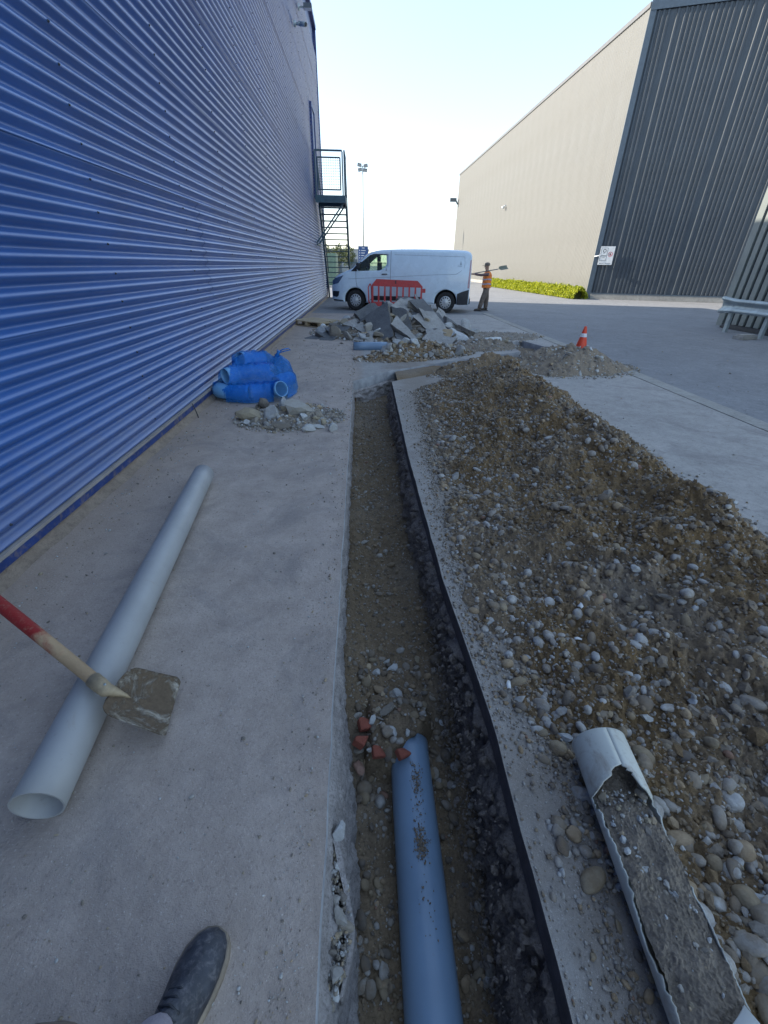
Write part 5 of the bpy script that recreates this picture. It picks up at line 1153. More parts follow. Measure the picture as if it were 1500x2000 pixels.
me = mesh('body', V, F, True); bm = bmesh.new(); bm.from_mesh(me); bmesh.ops.recalc_face_normals(bm, faces=bm.faces); bm.to_mesh(me); bm.free()
body = link('body', me, M['vanpaint'], van); me.materials.append(M['blackplastic'])
WINP = [(1.00, 1.37), (1.22, 1.56), (1.47, 1.745), (1.62, 1.79), (2.08, 1.795), (2.10, 1.5), (2.02, 1.37), (1.86, 1.30), (1.08, 1.27)]
cut = []
mb = MB(); mb.lathe([(0, -1.2), (.40, -1.2), (.40, -.62), (0, -.62)], (.95, 0, .35), 'Y', 40); cut.append(mb)
mb = MB(); mb.lathe([(0, -1.2), (.40, -1.2), (.40, -.62), (0, -.62)], (4.25, 0, .35), 'Y', 40); cut.append(mb)
mb = MB(); mb.lathe([(0, 1.2), (.40, 1.2), (.40, .62), (0, .62)], (.95, 0, .35), 'Y', 40); cut.append(mb)
mb = MB(); mb.lathe([(0, 1.2), (.40, 1.2), (.40, .62), (0, .62)], (4.25, 0, .35), 'Y', 40); cut.append(mb)
mb = MB(); mb.prism([Vector((x, 0, z)) for x, z in WINP], (0, -1.3, 0), (0, 1.3, 0)); cut.append(mb)
for c_mb in cut:
    co = c_mb.build('cutter', M['blackplastic'], van); bm = bmesh.new(); bm.from_mesh(co.data); bmesh.ops.remove_doubles(bm, verts=bm.verts, dist=1e-4); bmesh.ops.recalc_face_normals(bm, faces=bm.faces); bm.to_mesh(co.data); bm.free()
    co.data.materials.clear(); co.data.materials.append(M['blackplastic'])
    md = body.modifiers.new('b', 'BOOLEAN'); md.operation = 'DIFFERENCE'; md.object = co; md.solver = 'EXACT'; md.material_mode = 'TRANSFER'
    bpy.context.view_layer.update(); nm = bpy.data.meshes.new_from_object(body.evaluated_get(bpy.context.evaluated_depsgraph_get()))
    body.modifiers.clear(); body.data = nm; nm.name = 'body'; bpy.data.objects.remove(co)
def patch(name, poly, mat, off=.005, side=-1, parent=None, lab=None, step=.09):
    bm = bmesh.new(); bm.faces.new([bm.verts.new((x, 0, z)) for x, z in poly]); xs_ = [p[0] for p in poly]; zs_ = [p[1] for p in poly]
    for ax, lo, hi in ((0, min(xs_), max(xs_)), (2, min(zs_), max(zs_))):
        v = lo + step
        while v < hi - .005:
            co_ = [0, 0, 0]; co_[ax] = v; no = [0, 0, 0]; no[ax] = 1
            bmesh.ops.bisect_plane(bm, geom=bm.verts[:] + bm.edges[:] + bm.faces[:], plane_co=co_, plane_no=no); v += step
    for v in bm.verts: v.co.y = side * (halfw(v.co.x, v.co.z) + off)
    r_ = bmesh.ops.extrude_face_region(bm, geom=bm.faces[:]); 
    for g_ in r_['geom']:
        if isinstance(g_, bmesh.types.BMVert): g_.co.y -= side * (off + .012)
    bmesh.ops.recalc_face_normals(bm, faces=bm.faces); me = bpy.data.meshes.new(name); bm.to_mesh(me); bm.free(); o = link(name, me, mat, parent or van)
    if lab: o['label'] = lab
    return o
def line(name, pts, w, mat, off=.003, side=-1):
    out = []
    mb = MB()
    for a, b in zip(pts, pts[1:]):
        L = math.dist(a, b); n = max(1, int(L / .12)); dx, dz = (b[0] - a[0]) / L, (b[1] - a[1]) / L; px_, pz_ = -dz * w / 2, dx * w / 2; V = []
        for i in range(n + 1):
            x, z = a[0] + (b[0] - a[0]) * i / n, a[1] + (b[1] - a[1]) * i / n
            for s_ in (-1, 1):
                X, Z = x + s_ * px_, z + s_ * pz_; V.append((X, side * (halfw(X, Z) + off), Z))
        mb.add(V, [(2 * i, 2 * i + 1, 2 * i + 3, 2 * i + 2) for i in range(n)])
    return mb.build(name, mat, van)
m = NT('van glass'); tr = m.t.nodes.new('ShaderNodeBsdfTransparent'); tr.inputs[0].default_value = (.66, .80, .74, 1); gl = m.t.nodes.new('ShaderNodeBsdfGlossy'); gl.inputs['Roughness'].default_value = .03; mx = m.t.nodes.new('ShaderNodeMixShader'); mx.inputs[0].default_value = .12
m.t.links.new(tr.outputs[0], mx.inputs[1]); m.t.links.new(gl.outputs[0], mx.inputs[2]); m.t.links.new(mx.outputs[0], m.out.inputs[0]); M['glass'] = m.m
for sd_ in (-1, 1):
    patch('side_window', WINP, M['glass'], -.012, sd_)
    patch('quarter_panel', [(.80, 1.26), (1.03, 1.262), (.995, 1.375), (1.20, 1.545), (1.16, 1.56), (.98, 1.42)], M['blackplastic'], .004, sd_)
    patch('side_moulding', [(1.50, .36), (1.62, .50), (3.30, .50), (3.42, .47), (3.38, .36)], M['blackplastic'], .018, sd_)
    patch('headlight', [(.045, .82), (.05, .95), (.16, 1.03), (.42, 1.10), (.52, 1.13), (.40, .98), (.31, .88)], M['lampglass'] if 'lampglass' in M else plain('headlight glass', (.10, .15, .24), .15, coat=.5), .008, sd_)
    patch('bumper_inset', [(.04, .45), (.03, .60), (.10, .62), (.34, .62), (.30, .48), (.22, .42)], M['blackplastic'], .008, sd_)
    patch('rear_bumper', [(4.66, .275), (4.66, .62), (4.85, .68), (5.20, .76), (5.20, .285)], M['blackplastic'], .016, sd_)
    patch('front_lip', [(.06, .30), (.06, .345), (.46, .335), (.50, .30)], M['blackplastic'], .012, sd_)
    patch('tail_light', [(5.12, .80), (5.14, 1.64), (5.195, 1.66), (5.21, .80)], M['taill'] if 'taill' in M else plain('tail light lens', (.5, .32, .36), .2), .006, sd_)
    line('door_gap', [(.98, 1.26), (.985, .95), (1.02, .78)], .012, M['seam'], .003, sd_)
    line('door_gap', [(2.24, 1.90), (2.24, 1.2), (2.22, .42)], .013, M['seam'], .003, sd_)
    line('crease_shade_line', [(2.36, 1.78), (4.86, 1.74), (4.90, 1.55), (4.88, 1.40)], .014, M['crease'] if 'crease' in M else plain('crease shade and decal grey', (.33, .42, .50), .5), .002, sd_)  # flat darker strips: the shade of the creases is painted on
    line('crease_shade_line', [(.70, 1.02), (2.2, 1.10), (3.9, 1.20), (4.55, 1.22), (4.78, 1.34)], .014, bpy.data.materials['crease shade and decal grey'], .002, sd_)
    line('window_seal', [(1.46, 1.285), (1.50, 1.76)], .03, M['blackplastic'], .0, sd_)
    patch('door_handle', [(1.92, 1.17), (1.94, 1.20), (2.12, 1.205), (2.13, 1.18)], M['blackplastic'], .03, sd_)
patch('decal', [(2.06, 1.285), (2.12, 1.285), (2.09, 1.40)], bpy.data.materials['crease shade and decal grey'], .004)
patch('decal', [(4.66, 1.50), (4.76, 1.50), (4.71, 1.62)], bpy.data.materials['crease shade and decal grey'], .004)
patch('decal', [(4.58, 1.46), (4.78, 1.46), (4.78, 1.475), (4.58, 1.475)], bpy.data.materials['crease shade and decal grey'], .004)
# mirrors, windscreen, wheels
V = []; xs_ = [.86, .96, 1.10, 1.24, 1.38, 1.50]; F = []
for x in xs_:
    wt = halfw(x, topz(x)) - .10
    for k in range(7): q = k / 6 * 2 - 1; V.append((x, q * wt, topz(x) + .006 + .022 * (1 - q * q) - .012 * abs(q) ** 6))
F = [(i * 7 + k, (i + 1) * 7 + k, (i + 1) * 7 + k + 1, i * 7 + k + 1) for i in range(5) for k in range(6)]
link('windscreen', mesh('windscreen', V, F, True), plain('windscreen glass', (.06, .09, .11), .08, coat=1.0), van)
for sd_ in (-1, 1):
    mb = MB(); mb.box((1.02, sd_ * .93 if sd_ > 0 else -.93 - .16, 1.33), (1.14, sd_ * .93 + .16 if sd_ > 0 else -.93, 1.52)); o = mb.build('wing_mirror', M['blackplastic'], van); bv = o.modifiers.new('b', 'BEVEL'); bv.width = .03; bv.segments = 3
def wheel(x, y, sd_):
    w = bpy.data.objects.new('wheel', None); COL.objects.link(w); w.parent = van; w.location = (x, y, .34); w.empty_display_size = .2
    if 'tyre' not in M:
        mb = MB(); mb.lathe([(.20, -.09), (.225, -.108), (.29, -.112), (.325, -.10), (.34, -.075), (.34, .075), (.325, .10), (.29, .112), (.225, .108), (.2, .09)], axis='Y', n=48); M['tyre'] = mb.build('tyre', M['rubber']).data
        q = [o for o in COL.objects if o.data == M['tyre']][0]; bpy.data.objects.remove(q)
        mb = MB(); mb.lathe([(.0, -.125), (.05, -.125), (.07, -.115), (.15, -.105), (.19, -.11), (.205, -.095), (.205, .0), (0, .0)], axis='Y', n=48); q = mb.build('rim', M['wheel']); M['rimm'] = q.data; bpy.data.objects.remove(q)
        mb = MB()
        for k in range(12):
            a = k * math.pi / 6; Mx = Matrix.Rotation(a, 4, 'Y'); mb.add([Mx @ Vector(v) for v in ((.125, -.113, -.008), (.18, -.1135, -.028), (.18, -.1135, .028), (.125, -.113, .008))], [(0, 1, 2, 3)])
        q = mb.build('rim_slots', M['blackplastic']); M['slot'] = q.data; bpy.data.objects.remove(q)
    for nm_, dt in (('tyre', M['tyre']), ('rim', M['rimm']), ('rim_slots', M['slot'])):
        o = link(nm_, dt, None, w)
        if sd_ > 0: o.rotation_euler = (0, 0, math.pi)
for x in (.95, 4.25):
    for sd_ in (-1, 1): wheel(x, sd_ * .83, sd_)
mb = MB(); mb.box((1.72, -.75, .9), (1.82, -.25, 1.55)); mb.box((1.70, -.62, 1.56), (1.80, -.38, 1.74)); mb.build('seat', M['blackplastic'], van)
mb = MB(); mb.tube([(1.32 + .10 * math.cos(t) * .6, -.45 + .19 * math.sin(t), 1.33 + .16 * math.cos(t)) for t in np.linspace(0, 6.283, 20)], .014, 6, False); mb.build('steering_wheel', M['blackplastic'], van)
mb = MB(); mb.box((5.10, -.80, .30), (5.30, .80, .46)); mb.build('rear_step', M['blackplastic'], van)
mb = MB(); mb.tube([(2.5, .1, 1.97), (2.52, .1, 2.12)], .006, 6); mb.build('aerial', M['blackplastic'], van)

for o in van.children_recursive:
    if o.type == 'MESH' and o.parent == van:
        for v in o.data.vertices:
            if v.co.x > 4.62: v.co.x = 4.62 + (v.co.x - 4.62) * .74
van.scale = (.945, .95, .955)

# ================================================================== WORKER
def worker():
    g = P(944, 607, 0); s_ = 1.50 / 1.80; root = empty('person', (g.x, g.y, 0)); root.scale = (s_ * 1.18, s_ * 1.4, s_)
    tag(root, 'worker in orange vest and cap carrying a shovel over his shoulder behind the van', 'person')
    # facing -x, seen from the side; y negative is nearer
    B = [(0, 0, .98, .115, .15), (.0, 0, 1.15, .105, .145), (-.01, 0, 1.33, .115, .165), (-.01, 0, 1.45, .075, .11), (-.03, 0, 1.53, .052), (-.05, 0, 1.60, .07, .075), (-.055, 0, 1.70, .085, .078), (-.05, 0, 1.76, .06, .06),
         (.02, -.09, .90, .085), (-.10, -.10, .52, .058), (-.20, -.11, .10, .04), (-.33, -.11, .04, .032), (.03, .10, .90, .085), (.09, .11, .50, .058), (.10, .12, .10, .04), (-.02, .12, .04, .032),
         (-.02, -.19, 1.41, .055), (-.28, -.20, 1.37, .042), (-.55, -.16, 1.40, .032), (-.60, -.155, 1.40, .030), (.0, .19, 1.40, .055), (.12, .26, 1.15, .042), (-.05, .27, 1.02, .034)]
    E_ = [(0, 1), (1, 2), (2, 3), (3, 4), (4, 5), (5, 6), (6, 7), (0, 8), (8, 9), (9, 10), (10, 11), (0, 12), (12, 13), (13, 14), (14, 15), (2, 16), (16, 17), (17, 18), (18, 19), (2, 20), (20, 21), (21, 22)]
    skin_obj('body', B, E_, M['skin'], root)
    mb = MB(); mb.tube([(-.135, 0, 1.69), (-.165, 0, 1.665), (-.135, 0, 1.655)], [.008, .014, .008], 8); mb.build('nose', M['skin'], root)
    for y in (-.085, .085): mb = MB(); mb.tube([(-.05, y, 1.70), (-.045, y * 1.1, 1.68), (-.05, y, 1.655)], [.008, .014, .008], 8); mb.build('ear', M['skin'], root)
    for y in (-.03, .03): mb = MB(); mb.lathe([(0, -.008), (.01, -.005), (.012, 0), (.01, .005), (0, .008)], (-.128, y, 1.70), 'X', 8); mb.build('eye', M['blackplastic'], root)
    skin_obj('trousers', [(0, 0, 1.0, .125, .16), (0, 0, .93, .125, .165), (.02, -.09, .86, .12), (-.10, -.10, .52, .098), (-.19, -.11, .14, .080), (-.195, -.11, .11, .084), (.03, .10, .86, .12), (.09, .11, .50, .098), (.10, .12, .14, .080), (.10, .12, .11, .084)],
             [(0, 1), (1, 2), (2, 3), (3, 4), (4, 5), (1, 6), (6, 7), (7, 8), (8, 9)], M['trouser'], root)
    skin_obj('shirt', [(0, 0, 1.02, .12, .155), (-.01, 0, 1.33, .122, .17), (-.01, 0, 1.46, .08, .12), (-.02, 0, 1.50, .06, .08), (-.02, -.19, 1.41, .066), (-.28, -.20, 1.37, .054), (-.53, -.16, 1.40, .042), (.0, .19, 1.40, .066), (.12, .26, 1.15, .054), (-.02, .27, 1.04, .042)],
             [(0, 1), (1, 2), (2, 3), (1, 4), (4, 5), (5, 6), (1, 7), (7, 8), (8, 9)], M['shirt'], root)
    V = []; n = 28; lv = [(.90, .155, .205), (.96, .155, .205), (1.10, .145, .20), (1.25, .150, .205), (1.38, .150, .205), (1.44, .125, .185), (1.485, .09, .13), (1.50, .075, .09)]
    for z, a, b in lv:
        for k in range(n):
            t = k / n * 2 * math.pi; V.append((a * math.cos(t) - .0 + .006 * math.sin(5 * t + z * 9), b * math.sin(t), z + .012 * math.sin(3 * t)))
    F = [(i * n + k, i * n + (k + 1) % n, (i + 1) * n + (k + 1) % n, (i + 1) * n + k) for i in range(len(lv) - 1) for k in range(n)]
    v = link('vest', mesh('vest', V, F, True), M['vest'], root)
    for z in (1.02, 1.19):
        V = []
        for zz in (z, z + .05):
            for k in range(n): t = k / n * 2 * math.pi; V.append((.155 * math.cos(t) + .006 * math.sin(5 * t + z * 9), .208 * math.sin(t), zz + .012 * math.sin(3 * t)))
        link('reflective_band', mesh('reflective_band', V, [(k, (k + 1) % n, n + (k + 1) % n, n + k) for k in range(n)], True), M['vestband'], v)
    mb = MB(); mb.lathe([(.092, 1.715), (.096, 1.75), (.085, 1.80), (.05, 1.83), (0, 1.838)], (-.05, 0, 0), n=24); cp = mb.build('cap', M['cap'], root)
    mb = MB(); mb.prism([Vector(p) for p in ((-.12, -.07, 1.725), (-.20, -.05, 1.712), (-.225, 0, 1.708), (-.20, .05, 1.712), (-.12, .07, 1.725))], (0, 0, 0), (0, 0, .01)); mb.build('peak', M['cap'], cp)
    for x, y in ((-.20, -.11), (.10, .12)):
        mb = MB(); mb.tube([(x + .06, y, .055), (x, y, .075), (x - .08, y, .055), (x - .16, y, .04), (x - .185, y, .035)], [.045, .055, .047, .042, .02], 14); b = mb.build('boot', M['boot'], root)
        mb = MB(); mb.box((x - .185, y - .045, 0), (x + .09, y + .045, .022)); mb.build('sole', M['blackplastic'], b)
    # hand closed round the handle: four bent fingers and a thumb
    for k in range(4):
        xx = -.585 - .018 * k; mb = MB(); mb.tube([(xx, -.175, 1.385), (xx, -.19, 1.405), (xx, -.175, 1.43), (xx, -.155, 1.432 - .002 * k), (xx, -.14, 1.418)], [.010, .0095, .009, .008, .006], 8); mb.build('finger', M['skin'], root)
    mb = MB(); mb.tube([(-.57, -.15, 1.385), (-.585, -.128, 1.40), (-.61, -.125, 1.425)], [.011, .010, .007], 8); mb.build('thumb', M['skin'], root)
    sh = empty('shovel', root.location); sh.scale = (s_ * 1.18, s_ * 1.25, s_); tag(sh, 'square shovel carried over the shoulder of the worker in the orange vest', 'shovel')
    a = Vector((-.66, -.158, 1.405)); b = Vector((.34, -.10, 1.60)); dd = (b - a).normalized()
    mb = MB(); mb.tube([a, b], .017, 10); mb.build('handle', M['lampdark'], sh)
    sv = Vector((0, 1, 0)).cross(dd).normalized(); w_ = Vector((-.05, .8, .6)).normalized(); w_ = (w_ - dd * w_.dot(dd)).normalized(); nn = dd.cross(w_); V = []
    for j in range(7):
        for i in range(7):
            v = j / 6; u = i / 3 - 1; ww = .115 * (1 if j > 0 else .6); V.append(b + dd * (.02 + .30 * v) + w_ * u * ww + nn * .02 * u * u)
    V += [p + nn * .004 for p in V]; F = []
    for j in range(6):
        for i in range(6): p = j * 7 + i; F += [(p, p + 1, p + 8, p + 7), (49 + p, 49 + p + 7, 49 + p + 8, 49 + p + 1)]
    link('blade', mesh('blade', V, F, True), plain('olive shovel steel', (.17, .18, .13), .6, .3), sh)
worker()

# ================================================================== STAIRS, CAMERAS, LAMPS, SIGNS
def stairs():
    root = empty('fire_stairs', (-1.2, 20, 0)); tag(root, 'slate blue steel outside staircase with mesh landing against the blue warehouse', 'staircase')
    S = M['stair']; xa, xb = WX + .07, -.66; Ya, Yb = 18.95, 20.25; zt = PY(640, 381, Ya).z; zr = PY(672, 294, Ya).z
    def add(mb, name): return keep(mb.build(name, S), root)
    mb = MB(); mb.box((xa, Ya, zt - .22), (xb, Ya + .05, zt)); mb.box((xa, Yb - .05, zt - .22), (xb, Yb, zt)); mb.box((xb - .05, Ya + .051, zt - .22), (xb, Yb - .051, zt)); add(mb, 'landing_frame')
    mb = MB(); mb.box((xa, Ya + .051, zt - .03), (xb - .051, Yb - .051, zt - .002)); add(mb, 'landing_grating')
    def rail(name, a, b, z0, z1, off):
        a, b = Vector(a), Vector(b); mb = MB(); mb.bar(a + Vector((0, 0, z1)), b + Vector((0, 0, z1)), .05); add(mb, name)
        for t, p in ((0, a), (1, b)): mb = MB(); mb.bar(p + Vector((0, 0, zt)), p + Vector((0, 0, z1 - .026)), .045); add(mb, 'post')
        d = (b - a).normalized(); A = a + d * .08; B = b - d * .08; zl, zh = zt + .16, z1 - .19; fr = MB()
        for p, q in (((A, zl), (B, zl)), ((A, zh), (B, zh)), ((A, zl), (A, zh)), ((B, zl), (B, zh))): fr.bar(p[0] + Vector((0, 0, p[1])), q[0] + Vector((0, 0, q[1])), .045, .04)
        pf = add(fr, 'mesh_frame'); ms = MB(); n = int((B - A).length / .075); nz = int((zh - zl) / .075)
        for i in range(1, n): p = A.lerp(B, i / n); ms.bar(p + Vector((0, 0, zl)), p + Vector((0, 0, zh)), .008)
        for i in range(1, nz): z = zl + (zh - zl) * i / nz; ms.bar(A + Vector((0, 0, z)), B + Vector((0, 0, z)), .008)
        w = ms.build('wire_mesh', S); w['kind'] = 'stuff'; keep(w, root)
    rail('handrail', (xa + .05, Ya + .025, 0), (xb - .09, Ya + .025, 0), zt, zr, 0); rail('handrail', (xb - .025, Ya + .08, 0), (xb - .025, Yb - .03, 0), zt, zr, 0)
    n = 16; run = 2.9
    for i in range(1, n):
        z = zt - .205 * i; y = Yb + run * i / n
        if z < .1: break
        mb = MB(); mb.box((xa + .06, y, z - .035), (xb - .06, y + .2, z)); add(mb, 'tread')
    for x in (xa + .03, xb - .03): mb = MB(); mb.bar((x, Yb - .02, zt - .12), (x, Yb + run * (zt - .1) / (.205 * n) , .06), .07, .24); add(mb, 'stringer')
    x = xb - .03; e = Yb + run * (zt - .1) / (.205 * n)
    for z in (.5, 1.0): mb = MB(); mb.bar((x, Yb + .05, zt + z), (x, e + .05, z + .1), .04); add(mb, 'handrail')
    for t in (.02, .33, .66, 1.0): y = Yb + .05 + (e - Yb) * t; z = zt + (.08 - zt) * t; mb = MB(); mb.bar((x, y, z - .1), (x, y, z + 1.0), .04); add(mb, 'post')
    x = xa + .03
    mb = MB(); mb.bar((x, Yb + .05, zt + 1.0), (x, e + .05, 1.1), .04); add(mb, 'handrail')
    for yy in (Ya + .15, Yb - .15): mb = MB(); mb.bar((xb - .1, yy, zt - .22), (WX + .03, yy, zt - 1.45), .05); add(mb, 'brace')
    mb = MB(); mb.bar((WX + .05, Ya + .15, zt - 1.5), (WX + .05, Yb - .15, zt - 1.5), .06); add(mb, 'brace')
stairs()
def seccam(p, lab, big=1.0):
    root = empty('security_camera', p); tag(root, lab, 'camera'); mb = MB(); mb.lathe([(.09 * big, 0), (.09 * big, .05), (.06 * big, .07), (0, .07)], (0, 0, 0), 'X', 20); mb.build('wall_mount', M['galv'], root)
    mb = MB(); mb.tube([(.05, 0, 0), (.16 * big, -.02, -.01), (.24 * big, -.05, .0)], .028, 10); mb.build('arm', M['galv'], root)
    mb = MB(); a = Vector((.20 * big, .02, .01)); b = Vector((.46 * big, -.16, -.06)); mb.tube([a, b], .065 * big, 16); bo = mb.build('housing', M['galv'], root)
    mb = MB(); mb.tube([b, b + (b - a).normalized() * .015], .055 * big, 16); mb.build('lens', M['blackplastic'], bo)
p = PX(574, 46, WX + .03); seccam((WX + .02, p.y, p.z), 'lower grey security camera on the blue wall pointing at the yard', .72)
p = PX(583, 14, WX + .03); root = empty('floodlight', (WX + .02, p.y, p.z)); root.scale = (.62,) * 3; tag(root, 'grey floodlight on a wall bracket near the top of the blue wall', 'floodlight')
mb = MB(); mb.lathe([(.12, 0), (.12, .06), (0, .06)], (0, 0, 0), 'X', 20); mb.build('wall_mount', M['galv'], root); mb = MB(); mb.bar((.05, 0, 0), (.3, 0, .02), .05); mb.build('arm', M['galv'], root)
mb = MB(); mb.box((.25, -.16, -.06), (.62, .12, .1)); hb = mb.build('housing', M['lampdark'], root); mb = MB(); mb.box((.27, -.15, -.068), (.60, .11, -.061)); mb.build('lens', M['white'], hb)
def lamp():
    Y = 60.0; t = PY(708.3, 320, Y); root = empty('lamp_mast', (t.x, Y, 0)); tag(root, 'tall thin floodlight mast rising behind the white van', 'lamp')
    mb = MB(); mb.tube([(0, 0, 0), (0, 0, t.z - .2)], [.085, .055], 12); mb.build('mast', M['lamp'], root)
    mb = MB(); mb.bar((-.35, 0, t.z - .2), (.35, 0, t.z - .2), .06); mb.build('crossarm', M['lampdark'], root)
    for x, z, ry in ((-.36, .0, .2), (-.3, -.42, -.15), (.34, -.05, -.2), (.28, -.45, .1)):
        mb = MB(); Mx = Matrix.Translation((x, 0, t.z - .1 + z)) @ Matrix.Rotation(ry, 4, 'Y') @ Matrix.Rotation(.5, 4, 'X'); mb.box((-.22, -.09, -.14), (.22, .09, .14), Mx); q = mb.build('floodlight', M['lampdark'], root)
        mb = MB(); mb.box((-.19, -.10, -.11), (.19, -.092, .11), Mx); mb.build('lens', M['lamp'], q)
lamp()
FONTM = {}
def text(name, body, size, mat, parent, M4, depth=.002, align='CENTER'):
    cu = bpy.data.curves.new(name, 'FONT'); cu.body = body; cu.size = size; cu.extrude = depth; cu.align_x = align; cu.resolution_u = 2
    o = bpy.data.objects.new(name, cu); COL.objects.link(o); bpy.context.view_layer.update(); me = bpy.data.meshes.new_from_object(o.evaluated_get(bpy.context.evaluated_depsgraph_get())); bpy.data.objects.remove(o)
    me.transform(M4); me.materials.clear(); me.materials.append(mat); q = link(name, me, None, parent); return q
def blue_sign():
    Y = 44.0; a = PY(699.5, 480.5, Y); b = PY(719, 503, Y); root = empty('road_sign', ((a.x + b.x) / 2, Y, 0)); tag(root, 'blue direction sign with short white lines of text behind the van', 'sign'); w = (b.x - a.x) / 2; z1, z0 = a.z, a.z - 1.5
    mb = MB(); mb.box((-w, 0, z0), (w, .03, z1)); f = mb.build('panel', M['signblue'], root)
    for x in (-w * .6, w * .6): mb = MB(); mb.tube([(x, .06, 0), (x, .06, z1 - .1)], .03, 8); mb.build('post', M['lamp'], root)
    for i, (u0, u1) in enumerate(((-.25, .3), (-.4, .5), (-.4, .35), (-.4, .2), (-.4, .3), (-.4, .25))):
        z = z1 - .14 - .19 * i; mb = MB(); mb.box((u0 * w, -.004, z - .03), (u1 * w, 0, z + .03)); 
        if i: mb.box((-.8 * w, -.004, z - .04), (-.62 * w, 0, z + .04))
        mb.build('text_line', M['white'], root)
blue_sign()
def hall_sign():
    c = CN + fd * .18; root = empty('notice_sign', (c.x, c.y, 0), rz); tag(root, 'white notice board with a red prohibition ring on the slate facade corner', 'sign')
    W_, z0, z1 = .66, 1.56, 2.36; Rx = Matrix.Rotation(math.pi / 2, 4, 'X')
    mb = MB(); mb.box((0, -.145, z0), (W_, -.125, z1)); p_ = mb.build('panel', M['white'], root)
    def fr(x0, x1, a, b, t=.012):
        mb = MB()
        for q in (((x0, a), (x1, a + t)), ((x0, b - t), (x1, b)), ((x0, a + t), (x0 + t, b - t)), ((x1 - t, a + t), (x1, b - t))): mb.box((q[0][0], -.148, q[0][1]), (q[1][0], -.1451, q[1][1]))
        mb.build('frame_line', M['signink'], root)
    fr(.04, .34, 1.96, 2.30); fr(.04, .34, 1.74, 1.945)
    mb = MB(); mb.lathe([(.105, -.148), (.105, -.1451), (.085, -.1451), (.085, -.148), (.105, -.148)], (.49, 0, 2.02), 'Y', 28); mb.build('prohibition_ring', M['signred'], root)
    mb = MB(); mb.bar((.42, -.1475, 2.09), (.56, -.1475, 1.95), .016, .003, (0, 1, 0)); mb.build('prohibition_bar', M['signred'], root)
    mb = MB(); mb.prism([Vector((x, 0, z)) for x, z in ((.46, 1.96), (.50, 1.96), (.53, 2.03), (.50, 2.08), (.475, 2.05), (.455, 2.01))], (0, -.147, 0), (0, -.1451, 0)); mb.build('hand_symbol', M['signink'], root)
    mb = MB(); mb.lathe([(.075, -.147), (.075, -.1451), (.05, -.1451), (.05, -.147), (.075, -.147)], (.2, 0, 2.17), 'Y', 20); mb.build('emblem', M['signink'], root)
    for z, t_, sz in ((2.05, 'SITE', .05), (1.86, 'ACCES', .05), (1.60, 'PRODUIT CHIMIQUE', .058)):
        text('lettering', t_, sz, M['signink'], root, Matrix.Translation((.19 if z > 1.7 else .33, -.1455, z)) @ Rx, .001)
    e = empty('wall_spout', (c.x, c.y, 0), rz); tag(e, 'small white pipe spout sticking out at the facade corner beside the notice', 'spout'); mb = MB(); mb.tube([(-.2, -.03, 1.93), (-.14, -.24, 1.93), (.10, -.26, 1.99)], .025, 8); mb.build('tube', M['white'], e)
hall_sign()
p = BL + bd * .0; z = PY(890, 392, 61.5).z; root = empty('wall_lamp', (BL.x - .05, BL.y - .4, z)); tag(root, 'dark lamp on a bracket at the far end of the beige wall', 'lamp'); mb = MB(); mb.box((-.95, -.2, -.05), (-.2, .2, .3)); mb.build('housing', M['lampdark'], root); mb = MB(); mb.bar((-.25, 0, .1), (.0, 0, -.3), .14); mb.build('bracket', M['lampdark'], root)
q = PX(988, 403, 11.55); root = empty('security_camera', (11.5, q.y, q.z)); tag(root, 'small white dome camera halfway along the sunlit beige wall', 'camera'); mb = MB(); mb.lathe([(.14, 0), (.14, -.08), (.09, -.16), (0, -.19)], n=16); o = mb.build('dome', M['white'], root); o.location = (-.15, 0, .0); mb = MB(); mb.bar((-.1, 0, .05), (.1, 0, .05), .08); mb.build('bracket', M['white'], root)

# ================================================================== HEDGE, FENCE, TREES, FAR HALL
def leafmat(name, lo, hi):
    m = NT(name); r = m.n('ShaderNodeAttribute', attribute_name='rnd').outputs['Fac']; c = m.ramp(r, [(0, lo), (1, hi)]); m.set('Base Color', c); m.set('Roughness', .55)
    tl = m.t.nodes.new('ShaderNodeBsdfTranslucent'); mx = m.t.nodes.new('ShaderNodeMixShader'); mx.inputs[0].default_value = .4; m.t.links.new(c, tl.inputs[0]); m.t.links.new(m.b.outputs[0], mx.inputs[1]); m.t.links.new(tl.outputs[0], mx.inputs[2]); m.t.links.new(mx.outputs[0], m.out.inputs[0]); return m.m
M['hedge'] = leafmat('yellow green leaves', (.12, .17, .008), (.56, .58, .03)); M['leafd'] = leafmat('grey green leaves', (.06, .085, .03), (.16, .19, .09))
M['bark'] = plain('bark', (.16, .13, .10), .9)
def leaves(name, C, size, mat, parent):
    n = len(C); e = rng.uniform(0, 6.283, (n, 3)); Rm = rotmats(e); q = np.array([(-.5, 0, 0), (0, -.3, .08), (.5, 0, 0), (0, .3, .08)]); W = np.einsum('nij,kj->nki', Rm, q) * size[:, None, None] + C[:, None, :]
    F = (np.arange(n) * 4)[:, None] + np.arange(4)[None]; me = npmesh(name, W.reshape(-1, 3), F, False, np.repeat(rng.uniform(0, 1, n), 4)); return keep(link(name, me, mat), parent)
ha, hb_ = P(1137, 588, 0), P(925, 560, 0); ha = Vector((11.15, 24.1, 0)); hb_ = Vector((10.4, 40.0, 0)); hd = (hb_ - ha); hr = empty('hedge', (10.8, 30, 0)); tag(hr, 'low bright yellow green hedge along the foot of the beige wall', 'hedge')
n = 26000; t = rng.uniform(0, 1, n) ** 1.2; a = rng.uniform(0, math.pi, n); r = rng.uniform(.75, 1.05, n); bump_ = 1 + .12 * noise2(t * 40, a, 141); C = np.array(ha)[None] + np.array(hd)[None] * t[:, None]
